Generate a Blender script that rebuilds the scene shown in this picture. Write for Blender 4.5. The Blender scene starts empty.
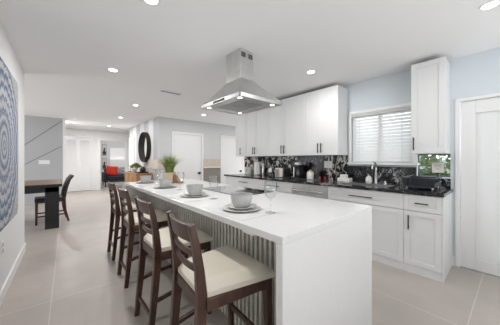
import bpy, bmesh, math, random
from mathutils import Vector, Matrix
random.seed(7)
S = bpy.context.scene
COL = S.collection
PI = math.pi

# ------------------------------------------------------------------ camera, sky, big lights, exposure
TH = math.radians(41.08)
cd = bpy.data.cameras.new('camera')
cd.sensor_width = 36.0
cd.sensor_fit = 'HORIZONTAL'
cd.lens = 221.4 / 500 * 36.0
cd.shift_y = -(162.5 - 159.3) / 500.0
cd.clip_start = 0.02
cam = bpy.data.objects.new('camera', cd)
COL.objects.link(cam)
cam.location = (0, 0, 1.27)
cam.rotation_euler = (PI / 2, 0, -TH)
S.camera = cam

W = bpy.data.worlds.new('sky')
S.world = W
W.use_nodes = True
W.node_tree.nodes['Background'].inputs[0].default_value = (0.92, 0.96, 1.0, 1)
W.node_tree.nodes['Background'].inputs[1].default_value = 4.8

S.view_settings.view_transform = 'Standard'
S.view_settings.look = 'None'
S.view_settings.gamma = 1.0
S.view_settings.use_curve_mapping = False
S.view_settings.exposure = 0.19


def area(name, loc, rot, sx, sy, power, color=(1, 1, 1), spread=PI):
    l = bpy.data.lights.new(name, 'AREA')
    l.shape = 'RECTANGLE'
    l.size = sx
    l.size_y = sy
    l.energy = power
    l.color = color
    l.spread = spread
    o = bpy.data.objects.new(name, l)
    o.location = loc
    o.rotation_euler = rot
    COL.objects.link(o)
    return o


LAMP = 9.5
# fill lights added behind camera, in dining area and hall; daylight at far window
area('rear_uplight_fill', (1.5, -1.95, .6), (PI / 2 + 1.40, 0, 0), 3.4, 1.1, 54, (0.98, 0.99, 1.0))  # added fill in front of a solid wall, tilted up to brighten the ceiling
area('dining_fill', (-3.4, 6.6, .95), (0, -PI / 2 - .15, 0), 1.3, 2.2, 8, (0.98, 0.99, 1.0))  # fill added at the unseen dining opening
area('far_room_daylight', (2.6, 13.9, 1.1), (-PI / 2 - .5, 0, 0), 0.75, 1.4, 26)
area('hall_fill', (5.9, 5.4, .9), (0, PI / 2 + .6, 0), 1.3, 1.6, 18)  # fill added at the hall end, where the wall has no window


# ------------------------------------------------------------------ materials
def mat(name, color, rough=0.5, metal=0.0, spec=0.5, bump=0.0, bscale=60.0, vary=0.0, vscale=6.0, coat=0.0):
    m = bpy.data.materials.new(name)
    m.use_nodes = True
    nt = m.node_tree
    b = nt.nodes['Principled BSDF']
    b.inputs['Base Color'].default_value = (*color, 1)
    b.inputs['Roughness'].default_value = rough
    b.inputs['Metallic'].default_value = metal
    b.inputs['Specular IOR Level'].default_value = spec
    b.inputs['Coat Weight'].default_value = coat
    tc = nt.nodes.new('ShaderNodeTexCoord')
    if vary > 0:
        n = nt.nodes.new('ShaderNodeTexNoise')
        n.inputs['Scale'].default_value = vscale
        n.inputs['Detail'].default_value = 4
        nt.links.new(tc.outputs['Object'], n.inputs['Vector'])
        r = nt.nodes.new('ShaderNodeValToRGB')
        r.color_ramp.elements[0].position = 0.3
        r.color_ramp.elements[1].position = 0.7
        r.color_ramp.elements[0].color = tuple(c * (1 - vary) for c in color) + (1,)
        r.color_ramp.elements[1].color = tuple(min(1, c * (1 + vary)) for c in color) + (1,)
        nt.links.new(n.outputs['Fac'], r.inputs['Fac'])
        nt.links.new(r.outputs['Color'], b.inputs['Base Color'])
    if bump > 0:
        n2 = nt.nodes.new('ShaderNodeTexNoise')
        n2.inputs['Scale'].default_value = bscale
        nt.links.new(tc.outputs['Object'], n2.inputs['Vector'])
        bp = nt.nodes.new('ShaderNodeBump')
        bp.inputs['Strength'].default_value = bump
        bp.inputs['Distance'].default_value = 0.01
        nt.links.new(n2.outputs['Fac'], bp.inputs['Height'])
        nt.links.new(bp.outputs['Normal'], b.inputs['Normal'])
    return m


def emis(name, color, strength):
    m = bpy.data.materials.new(name)
    m.use_nodes = True
    nt = m.node_tree
    nt.nodes.remove(nt.nodes['Principled BSDF'])
    e = nt.nodes.new('ShaderNodeEmission')
    e.inputs[0].default_value = (*color, 1)
    e.inputs[1].default_value = strength
    nt.links.new(e.outputs[0], nt.nodes['Material Output'].inputs[0])
    return m


def glass_mat(name, tint=(1, 1, 1), refl=1.0, ior=1.45):
    m = bpy.data.materials.new(name)
    m.use_nodes = True
    nt = m.node_tree
    nt.nodes.remove(nt.nodes['Principled BSDF'])
    t = nt.nodes.new('ShaderNodeBsdfTransparent')
    t.inputs[0].default_value = (*tint, 1)
    g = nt.nodes.new('ShaderNodeBsdfGlossy')
    g.inputs['Roughness'].default_value = 0.02
    f = nt.nodes.new('ShaderNodeLayerWeight')
    f.inputs['Blend'].default_value = 0.5
    pw = nt.nodes.new('ShaderNodeMath')
    pw.operation = 'POWER'
    pw.inputs[1].default_value = 3.0
    mu = nt.nodes.new('ShaderNodeMath')
    mu.operation = 'MULTIPLY_ADD'
    mu.use_clamp = True
    mu.inputs[1].default_value = refl * 0.45
    mu.inputs[2].default_value = 0.07
    nt.links.new(f.outputs['Facing'], pw.inputs[0])
    nt.links.new(pw.outputs[0], mu.inputs[0])
    mx = nt.nodes.new('ShaderNodeMixShader')
    nt.links.new(mu.outputs[0], mx.inputs[0])
    nt.links.new(t.outputs[0], mx.inputs[1])
    nt.links.new(g.outputs[0], mx.inputs[2])
    nt.links.new(mx.outputs[0], nt.nodes['Material Output'].inputs[0])
    return m


def translucent(name, color, amount, rough=0.5):
    m = mat(name, color, rough)
    nt = m.node_tree
    b = nt.nodes['Principled BSDF']
    t = nt.nodes.new('ShaderNodeBsdfTranslucent')
    t.inputs[0].default_value = (*color, 1)
    mx = nt.nodes.new('ShaderNodeMixShader')
    mx.inputs[0].default_value = amount
    nt.links.new(b.outputs[0], mx.inputs[1])
    nt.links.new(t.outputs[0], mx.inputs[2])
    nt.links.new(mx.outputs[0], nt.nodes['Material Output'].inputs[0])
    return m


def wood(name, c1, c2, rough=0.4, scale=(2, 30, 30)):
    m = bpy.data.materials.new(name)
    m.use_nodes = True
    nt = m.node_tree
    b = nt.nodes['Principled BSDF']
    b.inputs['Roughness'].default_value = rough
    tc = nt.nodes.new('ShaderNodeTexCoord')
    mp = nt.nodes.new('ShaderNodeMapping')
    mp.inputs['Scale'].default_value = scale
    n = nt.nodes.new('ShaderNodeTexNoise')
    n.inputs['Scale'].default_value = 1.0
    n.inputs['Detail'].default_value = 6
    n.inputs['Distortion'].default_value = 0.6
    r = nt.nodes.new('ShaderNodeValToRGB')
    r.color_ramp.elements[0].position = 0.3
    r.color_ramp.elements[1].position = 0.7
    r.color_ramp.elements[0].color = (*c1, 1)
    r.color_ramp.elements[1].color = (*c2, 1)
    nt.links.new(tc.outputs['Object'], mp.inputs[0])
    nt.links.new(mp.outputs[0], n.inputs['Vector'])
    nt.links.new(n.outputs['Fac'], r.inputs['Fac'])
    nt.links.new(r.outputs['Color'], b.inputs['Base Color'])
    return m


def marble(name, dark, mid, light, scale=6.0, stretch=(1.0, 1.0, 1.0), width=0.05, rough=0.12, gate=0.45, lo=0.16, hi=0.78, folds=5.0, mw=2.6):
    """dark stone crossed by curling pale veins"""
    m = bpy.data.materials.new(name)
    m.use_nodes = True
    nt = m.node_tree
    N, L = nt.nodes, nt.links
    b = N['Principled BSDF']
    b.inputs['Roughness'].default_value = rough
    tc = N.new('ShaderNodeTexCoord')
    mp = N.new('ShaderNodeMapping')
    mp.inputs['Rotation'].default_value = (0.75, 0.0, 0.0)
    mp.inputs['Scale'].default_value = stretch
    L.new(tc.outputs['Object'], mp.inputs[0])
    n = N.new('ShaderNodeTexNoise')
    n.inputs['Scale'].default_value = scale
    n.inputs['Detail'].default_value = 3
    n.inputs['Distortion'].default_value = 2.4
    L.new(mp.outputs[0], n.inputs['Vector'])
    n2 = N.new('ShaderNodeTexNoise')
    n2.inputs['Scale'].default_value = scale * .5
    n2.inputs['Detail'].default_value = 6
    n2.inputs['Distortion'].default_value = .8
    L.new(mp.outputs[0], n2.inputs['Vector'])

    def mt(op, a, c):
        q = N.new('ShaderNodeMath')
        q.operation = op
        for k, v in enumerate((a, c)):
            if isinstance(v, (int, float)):
                q.inputs[k].default_value = v
            else:
                L.new(v, q.inputs[k])
        return q.outputs[0]
    # folds of the noise: several iso-bands make parallel curling veins
    fold = mt('ABSOLUTE', mt('SUBTRACT', mt('FRACT', mt('MULTIPLY', n.outputs['Fac'], folds), 0), 0.5), 0)
    vein = mt('SUBTRACT', 0.5, fold)          # 0..0.5
    mask = mt('MULTIPLY', mt('SUBTRACT', n2.outputs['Fac'], gate), mw)
    v = mt('ADD', mt('MULTIPLY', vein, 1.1), mask)
    r = N.new('ShaderNodeValToRGB')
    e = r.color_ramp.elements
    e[0].position = lo
    e[0].color = (*dark, 1)
    e[1].position = hi
    e[1].color = (*light, 1)
    k = e.new(lo + width * 5)
    k.color = (*mid, 1)
    L.new(v, r.inputs['Fac'])
    L.new(r.outputs['Color'], b.inputs['Base Color'])
    return m


def tile_mat():
    m = bpy.data.materials.new('floor_tile')
    m.use_nodes = True
    nt = m.node_tree
    b = nt.nodes['Principled BSDF']
    b.inputs['Roughness'].default_value = 0.38
    tc = nt.nodes.new('ShaderNodeTexCoord')
    mp = nt.nodes.new('ShaderNodeMapping')
    mp.inputs['Location'].default_value = (0.113, -0.25, 0)
    mp.inputs['Rotation'].default_value = (0, 0, math.radians(1.6))
    br = nt.nodes.new('ShaderNodeTexBrick')
    br.offset = 0.0
    br.inputs['Color1'].default_value = (0.46, 0.418, 0.383, 1)
    br.inputs['Color2'].default_value = (0.48, 0.438, 0.403, 1)
    br.inputs['Mortar'].default_value = (0.62, 0.585, 0.55, 1)
    br.inputs['Scale'].default_value = 1.0
    br.inputs['Mortar Size'].default_value = 0.0035
    br.inputs['Mortar Smooth'].default_value = 0.1
    br.inputs['Brick Width'].default_value = 1.21
    br.inputs['Row Height'].default_value = 1.21
    n = nt.nodes.new('ShaderNodeTexNoise')
    n.inputs['Scale'].default_value = 2.2
    n.inputs['Detail'].default_value = 6
    r = nt.nodes.new('ShaderNodeValToRGB')
    r.color_ramp.elements[0].position = 0.3
    r.color_ramp.elements[1].position = 0.7
    r.color_ramp.elements[0].color = (0.88, 0.88, 0.88, 1)
    r.color_ramp.elements[1].color = (1.06, 1.05, 1.04, 1)
    mx = nt.nodes.new('ShaderNodeMixRGB')
    mx.blend_type = 'MULTIPLY'
    mx.inputs[0].default_value = 1.0
    nt.links.new(tc.outputs['Object'], mp.inputs[0])
    nt.links.new(mp.outputs[0], br.inputs['Vector'])
    nt.links.new(tc.outputs['Object'], n.inputs['Vector'])
    nt.links.new(n.outputs['Fac'], r.inputs['Fac'])
    nt.links.new(br.outputs['Color'], mx.inputs[1])
    nt.links.new(r.outputs['Color'], mx.inputs[2])
    nt.links.new(mx.outputs[0], b.inputs['Base Color'])
    return m


def stripe_wall_mat():
    m = bpy.data.materials.new('striped_wallpaper')
    m.use_nodes = True
    nt = m.node_tree
    b = nt.nodes['Principled BSDF']
    b.inputs['Roughness'].default_value = 0.7
    tc = nt.nodes.new('ShaderNodeTexCoord')
    sp = nt.nodes.new('ShaderNodeSeparateXYZ')
    nt.links.new(tc.outputs['Object'], sp.inputs[0])
    a = nt.nodes.new('ShaderNodeMath')
    a.operation = 'SUBTRACT'
    a.inputs[1].default_value = 6.37
    nt.links.new(sp.outputs['Y'], a.inputs[0])
    d = nt.nodes.new('ShaderNodeMath')
    d.operation = 'DIVIDE'
    d.inputs[1].default_value = 0.92
    nt.links.new(a.outputs[0], d.inputs[0])
    fr = nt.nodes.new('ShaderNodeMath')
    fr.operation = 'FRACT'
    nt.links.new(d.outputs[0], fr.inputs[0])
    g = nt.nodes.new('ShaderNodeMath')
    g.operation = 'GREATER_THAN'
    g.inputs[1].default_value = 0.5
    nt.links.new(fr.outputs[0], g.inputs[0])
    mx = nt.nodes.new('ShaderNodeMixRGB')
    mx.inputs[1].default_value = (0.44, 0.44, 0.46, 1)
    mx.inputs[2].default_value = (0.66, 0.66, 0.67, 1)
    nt.links.new(g.outputs[0], mx.inputs[0])
    nt.links.new(mx.outputs[0], b.inputs['Base Color'])
    return m


def mandala_mat():
    # object space: Y along the wall, Z up, centre at the origin
    m = bpy.data.materials.new('mandala_print')
    m.use_nodes = True
    nt = m.node_tree
    N, L = nt.nodes, nt.links
    b = N['Principled BSDF']
    b.inputs['Roughness'].default_value = 0.8

    def math_(op, a, b_=None, c_=None):
        n = N.new('ShaderNodeMath')
        n.operation = op
        for i, v in enumerate((a, b_, c_)):
            if v is None:
                continue
            if isinstance(v, (int, float)):
                n.inputs[i].default_value = v
            else:
                L.new(v, n.inputs[i])
        return n.outputs[0]
    tc = N.new('ShaderNodeTexCoord')
    sp = N.new('ShaderNodeSeparateXYZ')
    L.new(tc.outputs['Object'], sp.inputs[0])
    y, z = sp.outputs['Y'], sp.outputs['Z']
    rr = math_('SQRT', math_('ADD', math_('MULTIPLY', y, y), math_('MULTIPLY', z, z)))
    an = math_('ARCTAN2', z, y)
    pet = math_('ABSOLUTE', math_('SINE', math_('MULTIPLY', an, 10.0)))
    pet2 = math_('ABSOLUTE', math_('SINE', math_('MULTIPLY', an, 20.0)))
    outer = math_('GREATER_THAN', rr, 0.30)
    scal = math_('ADD', math_('MULTIPLY', pet, math_('MULTIPLY', outer, 0.030)), math_('MULTIPLY', pet2, 0.014))
    r1 = math_('SUBTRACT', rr, scal)
    ramp = N.new('ShaderNodeValToRGB')
    ramp.color_ramp.interpolation = 'LINEAR'
    navy, blue, grey, pale = (.035, .075, .17), (.10, .20, .38), (.33, .35, .40), (.56, .56, .58)
    stops = [(0, pale), (.03, navy), (.055, pale), (.085, grey), (.11, navy), (.135, pale), (.17, grey), (.20, navy), (.225, grey), (.255, pale), (.29, navy), (.315, grey), (.345, pale),
             (.385, grey), (.41, navy), (.435, pale), (.475, pale), (.50, blue), (.525, navy), (.55, pale), (.585, grey), (.605, blue), (.635, navy), (.66, pale), (.70, pale), (.72, navy), (.75, grey)]
    e = ramp.color_ramp.elements
    e[0].position, e[0].color = 0, (*pale, 1)
    e[1].position, e[1].color = 1, (*grey, 1)
    for p_, c_ in stops[1:]:
        k = e.new(p_)
        k.color = (*c_, 1)
    ns = N.new('ShaderNodeTexNoise')
    ns.inputs['Scale'].default_value = 45
    L.new(tc.outputs['Object'], ns.inputs['Vector'])
    L.new(math_('ADD', r1, math_('MULTIPLY', math_('SUBTRACT', ns.outputs['Fac'], 0.5), 0.035)), ramp.inputs['Fac'])
    lace = math_('GREATER_THAN', math_('MULTIPLY', math_('SINE', math_('MULTIPLY', rr, 170.0)), math_('SINE', math_('MULTIPLY', an, 60.0))), 0.15)
    mx = N.new('ShaderNodeMixRGB')
    L.new(math_('MULTIPLY', lace, 0.55), mx.inputs[0])
    L.new(ramp.outputs[0], mx.inputs[1])
    mx.inputs[2].default_value = (.26, .29, .35, 1)
    # outside the disc: grey field with small marks
    out = math_('GREATER_THAN', rr, 0.80)
    wv = N.new('ShaderNodeTexVoronoi')
    wv.inputs['Scale'].default_value = 26
    L.new(tc.outputs['Object'], wv.inputs['Vector'])
    ramp3 = N.new('ShaderNodeValToRGB')
    e = ramp3.color_ramp.elements
    e[0].position = 0.2
    e[0].color = (0.25, 0.27, 0.33, 1)
    e[1].position = 0.5
    e[1].color = (0.50, 0.50, 0.52, 1)
    L.new(wv.outputs['Distance'], ramp3.inputs['Fac'])
    mx2 = N.new('ShaderNodeMixRGB')
    L.new(out, mx2.inputs[0])
    L.new(mx.outputs[0], mx2.inputs[1])
    L.new(ramp3.outputs[0], mx2.inputs[2])
    L.new(mx2.outputs[0], b.inputs['Base Color'])
    return m


M = {}
M['ceiling'] = mat('ceiling_paint', (0.88, 0.88, 0.88), 0.9, bump=0.03, bscale=120)
M['wall'] = mat('white_wall_paint', (0.85, 0.85, 0.85), 0.8, bump=0.03, bscale=120)
M['wall_blue'] = mat('pale_blue_grey_wall_paint', (0.70, 0.76, 0.80), 0.8, bump=0.03, bscale=120)
M['wall_grey'] = mat('light_grey_wall_paint', (0.66, 0.675, 0.68), 0.8, bump=0.03, bscale=120)
M['accent'] = mat('mid_grey_panel_paint', (0.47, 0.475, 0.485), 0.7, bump=0.02, bscale=120)
M['accent_line'] = mat('panel_groove_paint', (0.27, 0.27, 0.28), 0.7)
M['trim'] = mat('white_trim_paint', (0.86, 0.86, 0.86), 0.45)
M['beige'] = mat('beige_panel_paint', (0.62, 0.55, 0.47), 0.7, vary=0.05, vscale=12)
M['taupe'] = mat('taupe_panel_paint', (0.27, 0.25, 0.22), 0.7)
M['tile'] = tile_mat()
M['stripes'] = stripe_wall_mat()
M['mandala'] = mandala_mat()
M['cab'] = mat('white_satin_cabinet_paint', (0.79, 0.795, 0.80), 0.35)
M['quartz'] = mat('white_quartz', (0.82, 0.82, 0.81), 0.16, vary=0.012, vscale=30)
M['slat'] = mat('sage_grey_slats', (0.80, 0.79, 0.72), 0.55, vary=0.1, vscale=20)
M['slat_back'] = mat('slat_backing_gap_shade', (0.15, 0.15, 0.13), 0.9)  # backing coloured dark to carry the shade in the slat gaps
M['marble'] = marble('black_white_marble', (0.010, 0.009, 0.010), (0.16, 0.15, 0.145), (0.68, 0.66, 0.63), 2.5, (1, 1.25, 1.0), .016, .22, .49, .26, .48, 4.5, 1.5)
M['marble'].node_tree.nodes['Principled BSDF'].inputs['Specular IOR Level'].default_value = 0.3
M['granite'] = marble('black_granite', (0.012, 0.012, 0.014), (0.07, 0.07, 0.075), (0.45, 0.45, 0.46), 7.0, (1, 1, 1), .06, .12, .49, .22, .76)
M['steel'] = mat('brushed_steel', (0.68, 0.68, 0.67), 0.30, 1.0, vary=0.06, vscale=14)
M['steel_dark'] = mat('baffle_steel', (0.46, 0.46, 0.46), 0.35, 1.0)
M['chrome'] = mat('chrome', (0.75, 0.75, 0.76), 0.08, 1.0)
M['black_metal'] = mat('black_metal', (0.015, 0.015, 0.017), 0.4)
M['black_glass'] = mat('black_cooktop_glass', (0.012, 0.012, 0.013), 0.03, spec=0.9, coat=1.0)
M['burner'] = mat('burner_ring_print', (0.10, 0.10, 0.10), 0.2)
M['stoolwood'] = wood('dark_walnut_stain', (0.045, 0.020, 0.014), (0.105, 0.050, 0.036), 0.30, (18, 18, 3))
M['cream'] = mat('cream_leatherette', (0.76, 0.71, 0.60), 0.5, bump=0.05, bscale=180)
M['ceramic'] = mat('grey_ceramic_glaze', (0.52, 0.525, 0.505), 0.22, vary=0.06, vscale=25)
M['ceramic_rim'] = mat('grey_ceramic_plate_glaze', (0.68, 0.675, 0.655), 0.25, vary=0.05, vscale=25)
M['mat'] = mat('pale_woven_placemat', (0.70, 0.70, 0.69), 0.8, bump=0.15, bscale=260)
M['glass'] = glass_mat('clear_glass', (0.97, 0.98, 0.98), 2.0)
M['pane'] = glass_mat('window_glass', (0.96, 0.98, 0.98), 1.0)
M['frost'] = translucent('frosted_glass', (0.88, 0.88, 0.88), 0.38, 0.2)
M['leaf'] = mat('grass_leaf', (0.17, 0.25, 0.06), 0.5, vary=0.7, vscale=22)
M['hedge'] = mat('garden_leaves', (0.10, 0.16, 0.035), 0.6, vary=0.8, vscale=3)
M['stone'] = mat('garden_wall_render', (0.30, 0.31, 0.31), 0.9, vary=0.3, vscale=4)
M['lawn'] = mat('lawn', (0.22, 0.30, 0.10), 0.9, vary=0.3, vscale=3)
M['petal'] = mat('white_petals', (0.85, 0.84, 0.86), 0.6)
M['pot'] = mat('pale_wood_pot', (0.62, 0.50, 0.34), 0.6, vary=0.08, vscale=15)
M['soil'] = mat('soil', (0.05, 0.035, 0.02), 0.9)
M['oak'] = wood('orange_oak', (0.30, 0.12, 0.035), (0.52, 0.26, 0.09), 0.4, (20, 4, 20))
M['tablewood'] = wood('brown_tabletop', (0.17, 0.11, 0.075), (0.27, 0.18, 0.125), 0.45, (3, 30, 30))
M['blackwood'] = mat('black_stained_wood', (0.012, 0.010, 0.011), 0.55)
M['redwood'] = wood('reddish_mahogany', (0.05, 0.012, 0.008), (0.11, 0.028, 0.016), 0.3, (20, 20, 3))
M['dleather'] = mat('dark_brown_leather', (0.030, 0.019, 0.015), 0.38)
M['navy'] = mat('navy_black_upholstery', (0.016, 0.018, 0.028), 0.7)
M['red'] = mat('red_fabric', (0.68, 0.03, 0.012), 0.7)
M['darkred'] = mat('dark_red_plastic', (0.35, 0.03, 0.03), 0.4)
M['pattern'] = mat('grey_patterned_fabric', (0.32, 0.33, 0.34), 0.8, vary=0.8, vscale=14)
M['blind'] = translucent('white_blind', (0.90, 0.90, 0.90), 0.45)
M['black'] = mat('matte_black_plastic', (0.016, 0.018, 0.022), 0.4)
M['slate'] = mat('slate_black_plastic', (0.030, 0.034, 0.042), 0.35)
M['white'] = mat('white_gloss_plastic', (0.85, 0.85, 0.84), 0.3)
M['paper'] = mat('white_paper', (0.85, 0.84, 0.82), 0.9)
M['paper_grey'] = mat('printed_grey', (0.45, 0.45, 0.45), 0.9)
M['mirror'] = mat('mirror_glass', (0.85, 0.85, 0.85), 0.02, 1.0)
M['bronze'] = mat('blackened_wood_frame', (0.012, 0.009, 0.008), 0.65, vary=0.4, vscale=20)
M['basket'] = wood('carved_brown_wood', (0.26, 0.12, 0.04), (0.45, 0.24, 0.10), 0.45, (10, 10, 40))
M['lamp'] = emis('downlight_glow', (1.0, 0.97, 0.92), 12.0)
M['hoodlamp'] = emis('hood_bulb_glow', (1.0, 0.95, 0.86), 6.0)
M['art_dark'] = mat('dark_art_ink', (0.05, 0.05, 0.055), 0.8, vary=0.7, vscale=7)
M['art_paper'] = mat('pale_art_paper', (0.62, 0.61, 0.60), 0.8, vary=0.25, vscale=5)
M['tan'] = mat('tan_steel', (0.55, 0.44, 0.34), 0.35, 0.4)


# ------------------------------------------------------------------ mesh builder
class MB:
    def __init__(self):
        self.v, self.f, self.m = [], [], []
        self.mi = 0

    def box(self, x0, y0, z0, x1, y1, z1):
        i = len(self.v)
        self.v += [(x0, y0, z0), (x1, y0, z0), (x1, y1, z0), (x0, y1, z0), (x0, y0, z1), (x1, y0, z1), (x1, y1, z1), (x0, y1, z1)]
        for q in ((0, 3, 2, 1), (4, 5, 6, 7), (0, 1, 5, 4), (1, 2, 6, 5), (2, 3, 7, 6), (3, 0, 4, 7)):
            self.f.append(tuple(i + k for k in q))
            self.m.append(self.mi)
        return self

    def hexa(self, pts):          # 8 points: bottom ring 4, top ring 4
        i = len(self.v)
        self.v += [tuple(p) for p in pts]
        for q in ((0, 3, 2, 1), (4, 5, 6, 7), (0, 1, 5, 4), (1, 2, 6, 5), (2, 3, 7, 6), (3, 0, 4, 7)):
            self.f.append(tuple(i + k for k in q))
            self.m.append(self.mi)
        return self

    def lathe(self, prof, cx=0, cy=0, n=32, close=False):
        i = len(self.v)
        k = len(prof)
        for a in range(n):
            t = 2 * PI * a / n
            for r, z in prof:
                self.v.append((cx + r * math.cos(t), cy + r * math.sin(t), z))
        for a in range(n):
            b = (a + 1) % n
            for j in range(k - 1 if not close else k):
                j2 = (j + 1) % k
                self.f.append((i + a * k + j, i + b * k + j, i + b * k + j2, i + a * k + j2))
                self.m.append(self.mi)
        if not close:
            for j, rev in ((0, True), (k - 1, False)):
                if prof[j][0] > 1e-5:
                    ring = [i + a * k + j for a in range(n)]
                    self.f.append(tuple(reversed(ring)) if rev else tuple(ring))
                    self.m.append(self.mi)
        return self

    def tube(self, pts, r, n=10, rad=None):
        P = [Vector(p) for p in pts]
        i = len(self.v)
        up = None
        for k, p in enumerate(P):
            t = (P[min(k + 1, len(P) - 1)] - P[max(k - 1, 0)]).normalized()
            if up is None:
                up = Vector((0, 0, 1)) if abs(t.z) < 0.9 else Vector((1, 0, 0))
            a = t.cross(up).normalized()
            bb = a.cross(t).normalized()
            up = bb
            rr = rad[k] if rad else r
            for j in range(n):
                ph = 2 * PI * j / n
                self.v.append(tuple(p + a * (rr * math.cos(ph)) + bb * (rr * math.sin(ph))))
        for k in range(len(P) - 1):
            for j in range(n):
                j2 = (j + 1) % n
                self.f.append((i + k * n + j, i + k * n + j2, i + (k + 1) * n + j2, i + (k + 1) * n + j))
                self.m.append(self.mi)
        self.f.append(tuple(reversed(range(i, i + n))))
        self.f.append(tuple(range(i + (len(P) - 1) * n, i + len(P) * n)))
        self.m += [self.mi, self.mi]
        return self

    def bar(self, pts, w, d, wdir=(0, 1, 0)):
        """rectangular bar swept along pts; w along wdir, d across"""
        P = [Vector(p) for p in pts]
        i = len(self.v)
        wv = Vector(wdir).normalized()
        for k, p in enumerate(P):
            t = (P[min(k + 1, len(P) - 1)] - P[max(k - 1, 0)]).normalized()
            a = wv
            bb = t.cross(a).normalized()
            ww = w[k] if isinstance(w, (list, tuple)) else w
            dd = d[k] if isinstance(d, (list, tuple)) else d
            for sa, sb in ((-1, -1), (1, -1), (1, 1), (-1, 1)):
                self.v.append(tuple(p + a * (sa * ww / 2) + bb * (sb * dd / 2)))
        for k in range(len(P) - 1):
            for j in range(4):
                j2 = (j + 1) % 4
                self.f.append((i + k * 4 + j, i + k * 4 + j2, i + (k + 1) * 4 + j2, i + (k + 1) * 4 + j))
                self.m.append(self.mi)
        self.f.append((i + 3, i + 2, i + 1, i))
        e = i + (len(P) - 1) * 4
        self.f.append((e, e + 1, e + 2, e + 3))
        self.m += [self.mi, self.mi]
        return self

    def prism(self, poly, a0, a1, axis='z'):
        """poly of 2-D points extruded along axis"""
        i = len(self.v)
        n = len(poly)
        for a in (a0, a1):
            for p, q in poly:
                self.v.append({'z': (p, q, a), 'y': (p, a, q), 'x': (a, p, q)}[axis])
        self.f.append(tuple(reversed(range(i, i + n))))
        self.f.append(tuple(range(i + n, i + 2 * n)))
        self.m += [self.mi, self.mi]
        for k in range(n):
            k2 = (k + 1) % n
            self.f.append((i + k, i + k2, i + n + k2, i + n + k))
            self.m.append(self.mi)
        return self

    def tri(self, a, b, c):
        i = len(self.v)
        self.v += [a, b, c]
        self.f.append((i, i + 1, i + 2))
        self.m.append(self.mi)

    def build(self, name, mats, parent=None, bevel=0.0, smooth=False, loc=(0, 0, 0), rot=(0, 0, 0), seg=2, sub=0):
        me = bpy.data.meshes.new(name)
        me.from_pydata(self.v, [], self.f)
        if not isinstance(mats, (list, tuple)):
            mats = [mats]
        for m in mats:
            me.materials.append(M[m])
        for p, k in zip(me.polygons, self.m):
            p.material_index = k
        bm = bmesh.new()
        bm.from_mesh(me)
        bmesh.ops.recalc_face_normals(bm, faces=bm.faces[:])
        bm.to_mesh(me)
        bm.free()
        if smooth:
            for p in me.polygons:
                p.use_smooth = True
        o = bpy.data.objects.new(name, me)
        COL.objects.link(o)
        o.location = loc
        o.rotation_euler = rot
        if parent:
            o.parent = parent
        if bevel > 0:
            b = o.modifiers.new('bevel', 'BEVEL')
            b.width = bevel
            b.segments = seg
            b.limit_method = 'ANGLE'
            b.angle_limit = math.radians(40)
        if sub:
            s = o.modifiers.new('sub', 'SUBSURF')
            s.levels = s.render_levels = sub
        if smooth:
            try:
                me.set_sharp_from_angle(angle=math.radians(45))
            except Exception:
                pass
        return o


def tag(o, label, cat, group=None, kind=None):
    o['label'] = label
    o['category'] = cat
    if group:
        o['group'] = group
    if kind:
        o['kind'] = kind
    return o


def thing(name, label, cat, loc=(0, 0, 0), rz=0.0, group=None, kind=None):
    o = bpy.data.objects.new(name, None)
    o.empty_display_size = 0.1
    COL.objects.link(o)
    o.location = loc
    o.rotation_euler = (0, 0, rz)
    return tag(o, label, cat, group, kind)


def struct(name, mb, m, label, cat, bevel=0.0, **k):
    return tag(mb.build(name, m, bevel=bevel, **k), label, cat, kind='structure')


def copy_tree(o, parent=None):
    c = o.copy()
    COL.objects.link(c)
    if parent:
        c.parent = parent
    for ch in list(o.children):
        copy_tree(ch, c)
    return c


# ------------------------------------------------------------------ the shell
CH = 2.475
struct('floor', MB().box(-4, -2.6, -0.1, 6.2, 14.3, 0), 'tile', 'floor of large warm grey-beige porcelain tiles with pale grout', 'floor')
struct('ceiling', MB().box(-4, -2.6, CH, 6.2, 14.3, CH + 0.1), 'ceiling', 'plain flat white ceiling dotted with recessed lights', 'ceiling')


def lx(y):   # face of the left wall
    return -0.342 - 0.024 * (4.39 - y)


mb = MB()
mb.hexa([(lx(-2.6) - .12, -2.6, 0), (lx(-2.6), -2.6, 0), (lx(4.39), 4.39, 0), (lx(4.39) - .12, 4.39, 0),
         (lx(-2.6) - .12, -2.6, CH), (lx(-2.6), -2.6, CH), (lx(4.39), 4.39, CH), (lx(4.39) - .12, 4.39, CH)])
struct('wall_left', mb, 'wall', 'white wall at the left edge carrying the mandala print', 'wall')
mb = MB()
mb.hexa([(lx(-2.6), -2.6, 0), (lx(-2.6) + .015, -2.6, 0), (lx(4.39) + .015, 4.39, 0), (lx(4.39), 4.39, 0),
         (lx(-2.6), -2.6, .11), (lx(-2.6) + .015, -2.6, .11), (lx(4.39) + .015, 4.39, .11), (lx(4.39), 4.39, .11)])
struct('baseboard_left', mb, 'trim', 'white baseboard along the foot of the left wall', 'baseboard', bevel=.004)
# dining room behind the left wall
struct('wall_dining_near', MB().box(-3.6, 4.27, 0, -0.47, 4.39, CH), 'wall', 'white wall closing the dining area on the near side', 'wall')
mb = MB().box(-3.72, 4.27, 0, -3.6, 5.4, CH).box(-3.72, 7.8, 0, -3.6, 8.72, CH).box(-3.72, 5.4, 2.1, -3.6, 7.8, CH).box(-3.72, 5.4, 0, -3.6, 7.8, .2)  # unseen window opening added to let light into the dining area
struct('wall_dining_side', mb, 'wall', 'white outer wall of the dining area with a wide added window opening', 'wall')
g = struct('wall_dining', MB().box(-3.6, 8.6, 0, 0.13, 8.72, CH), 'accent', 'mid grey accent wall with diagonal grooves behind the dining table', 'wall')


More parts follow.
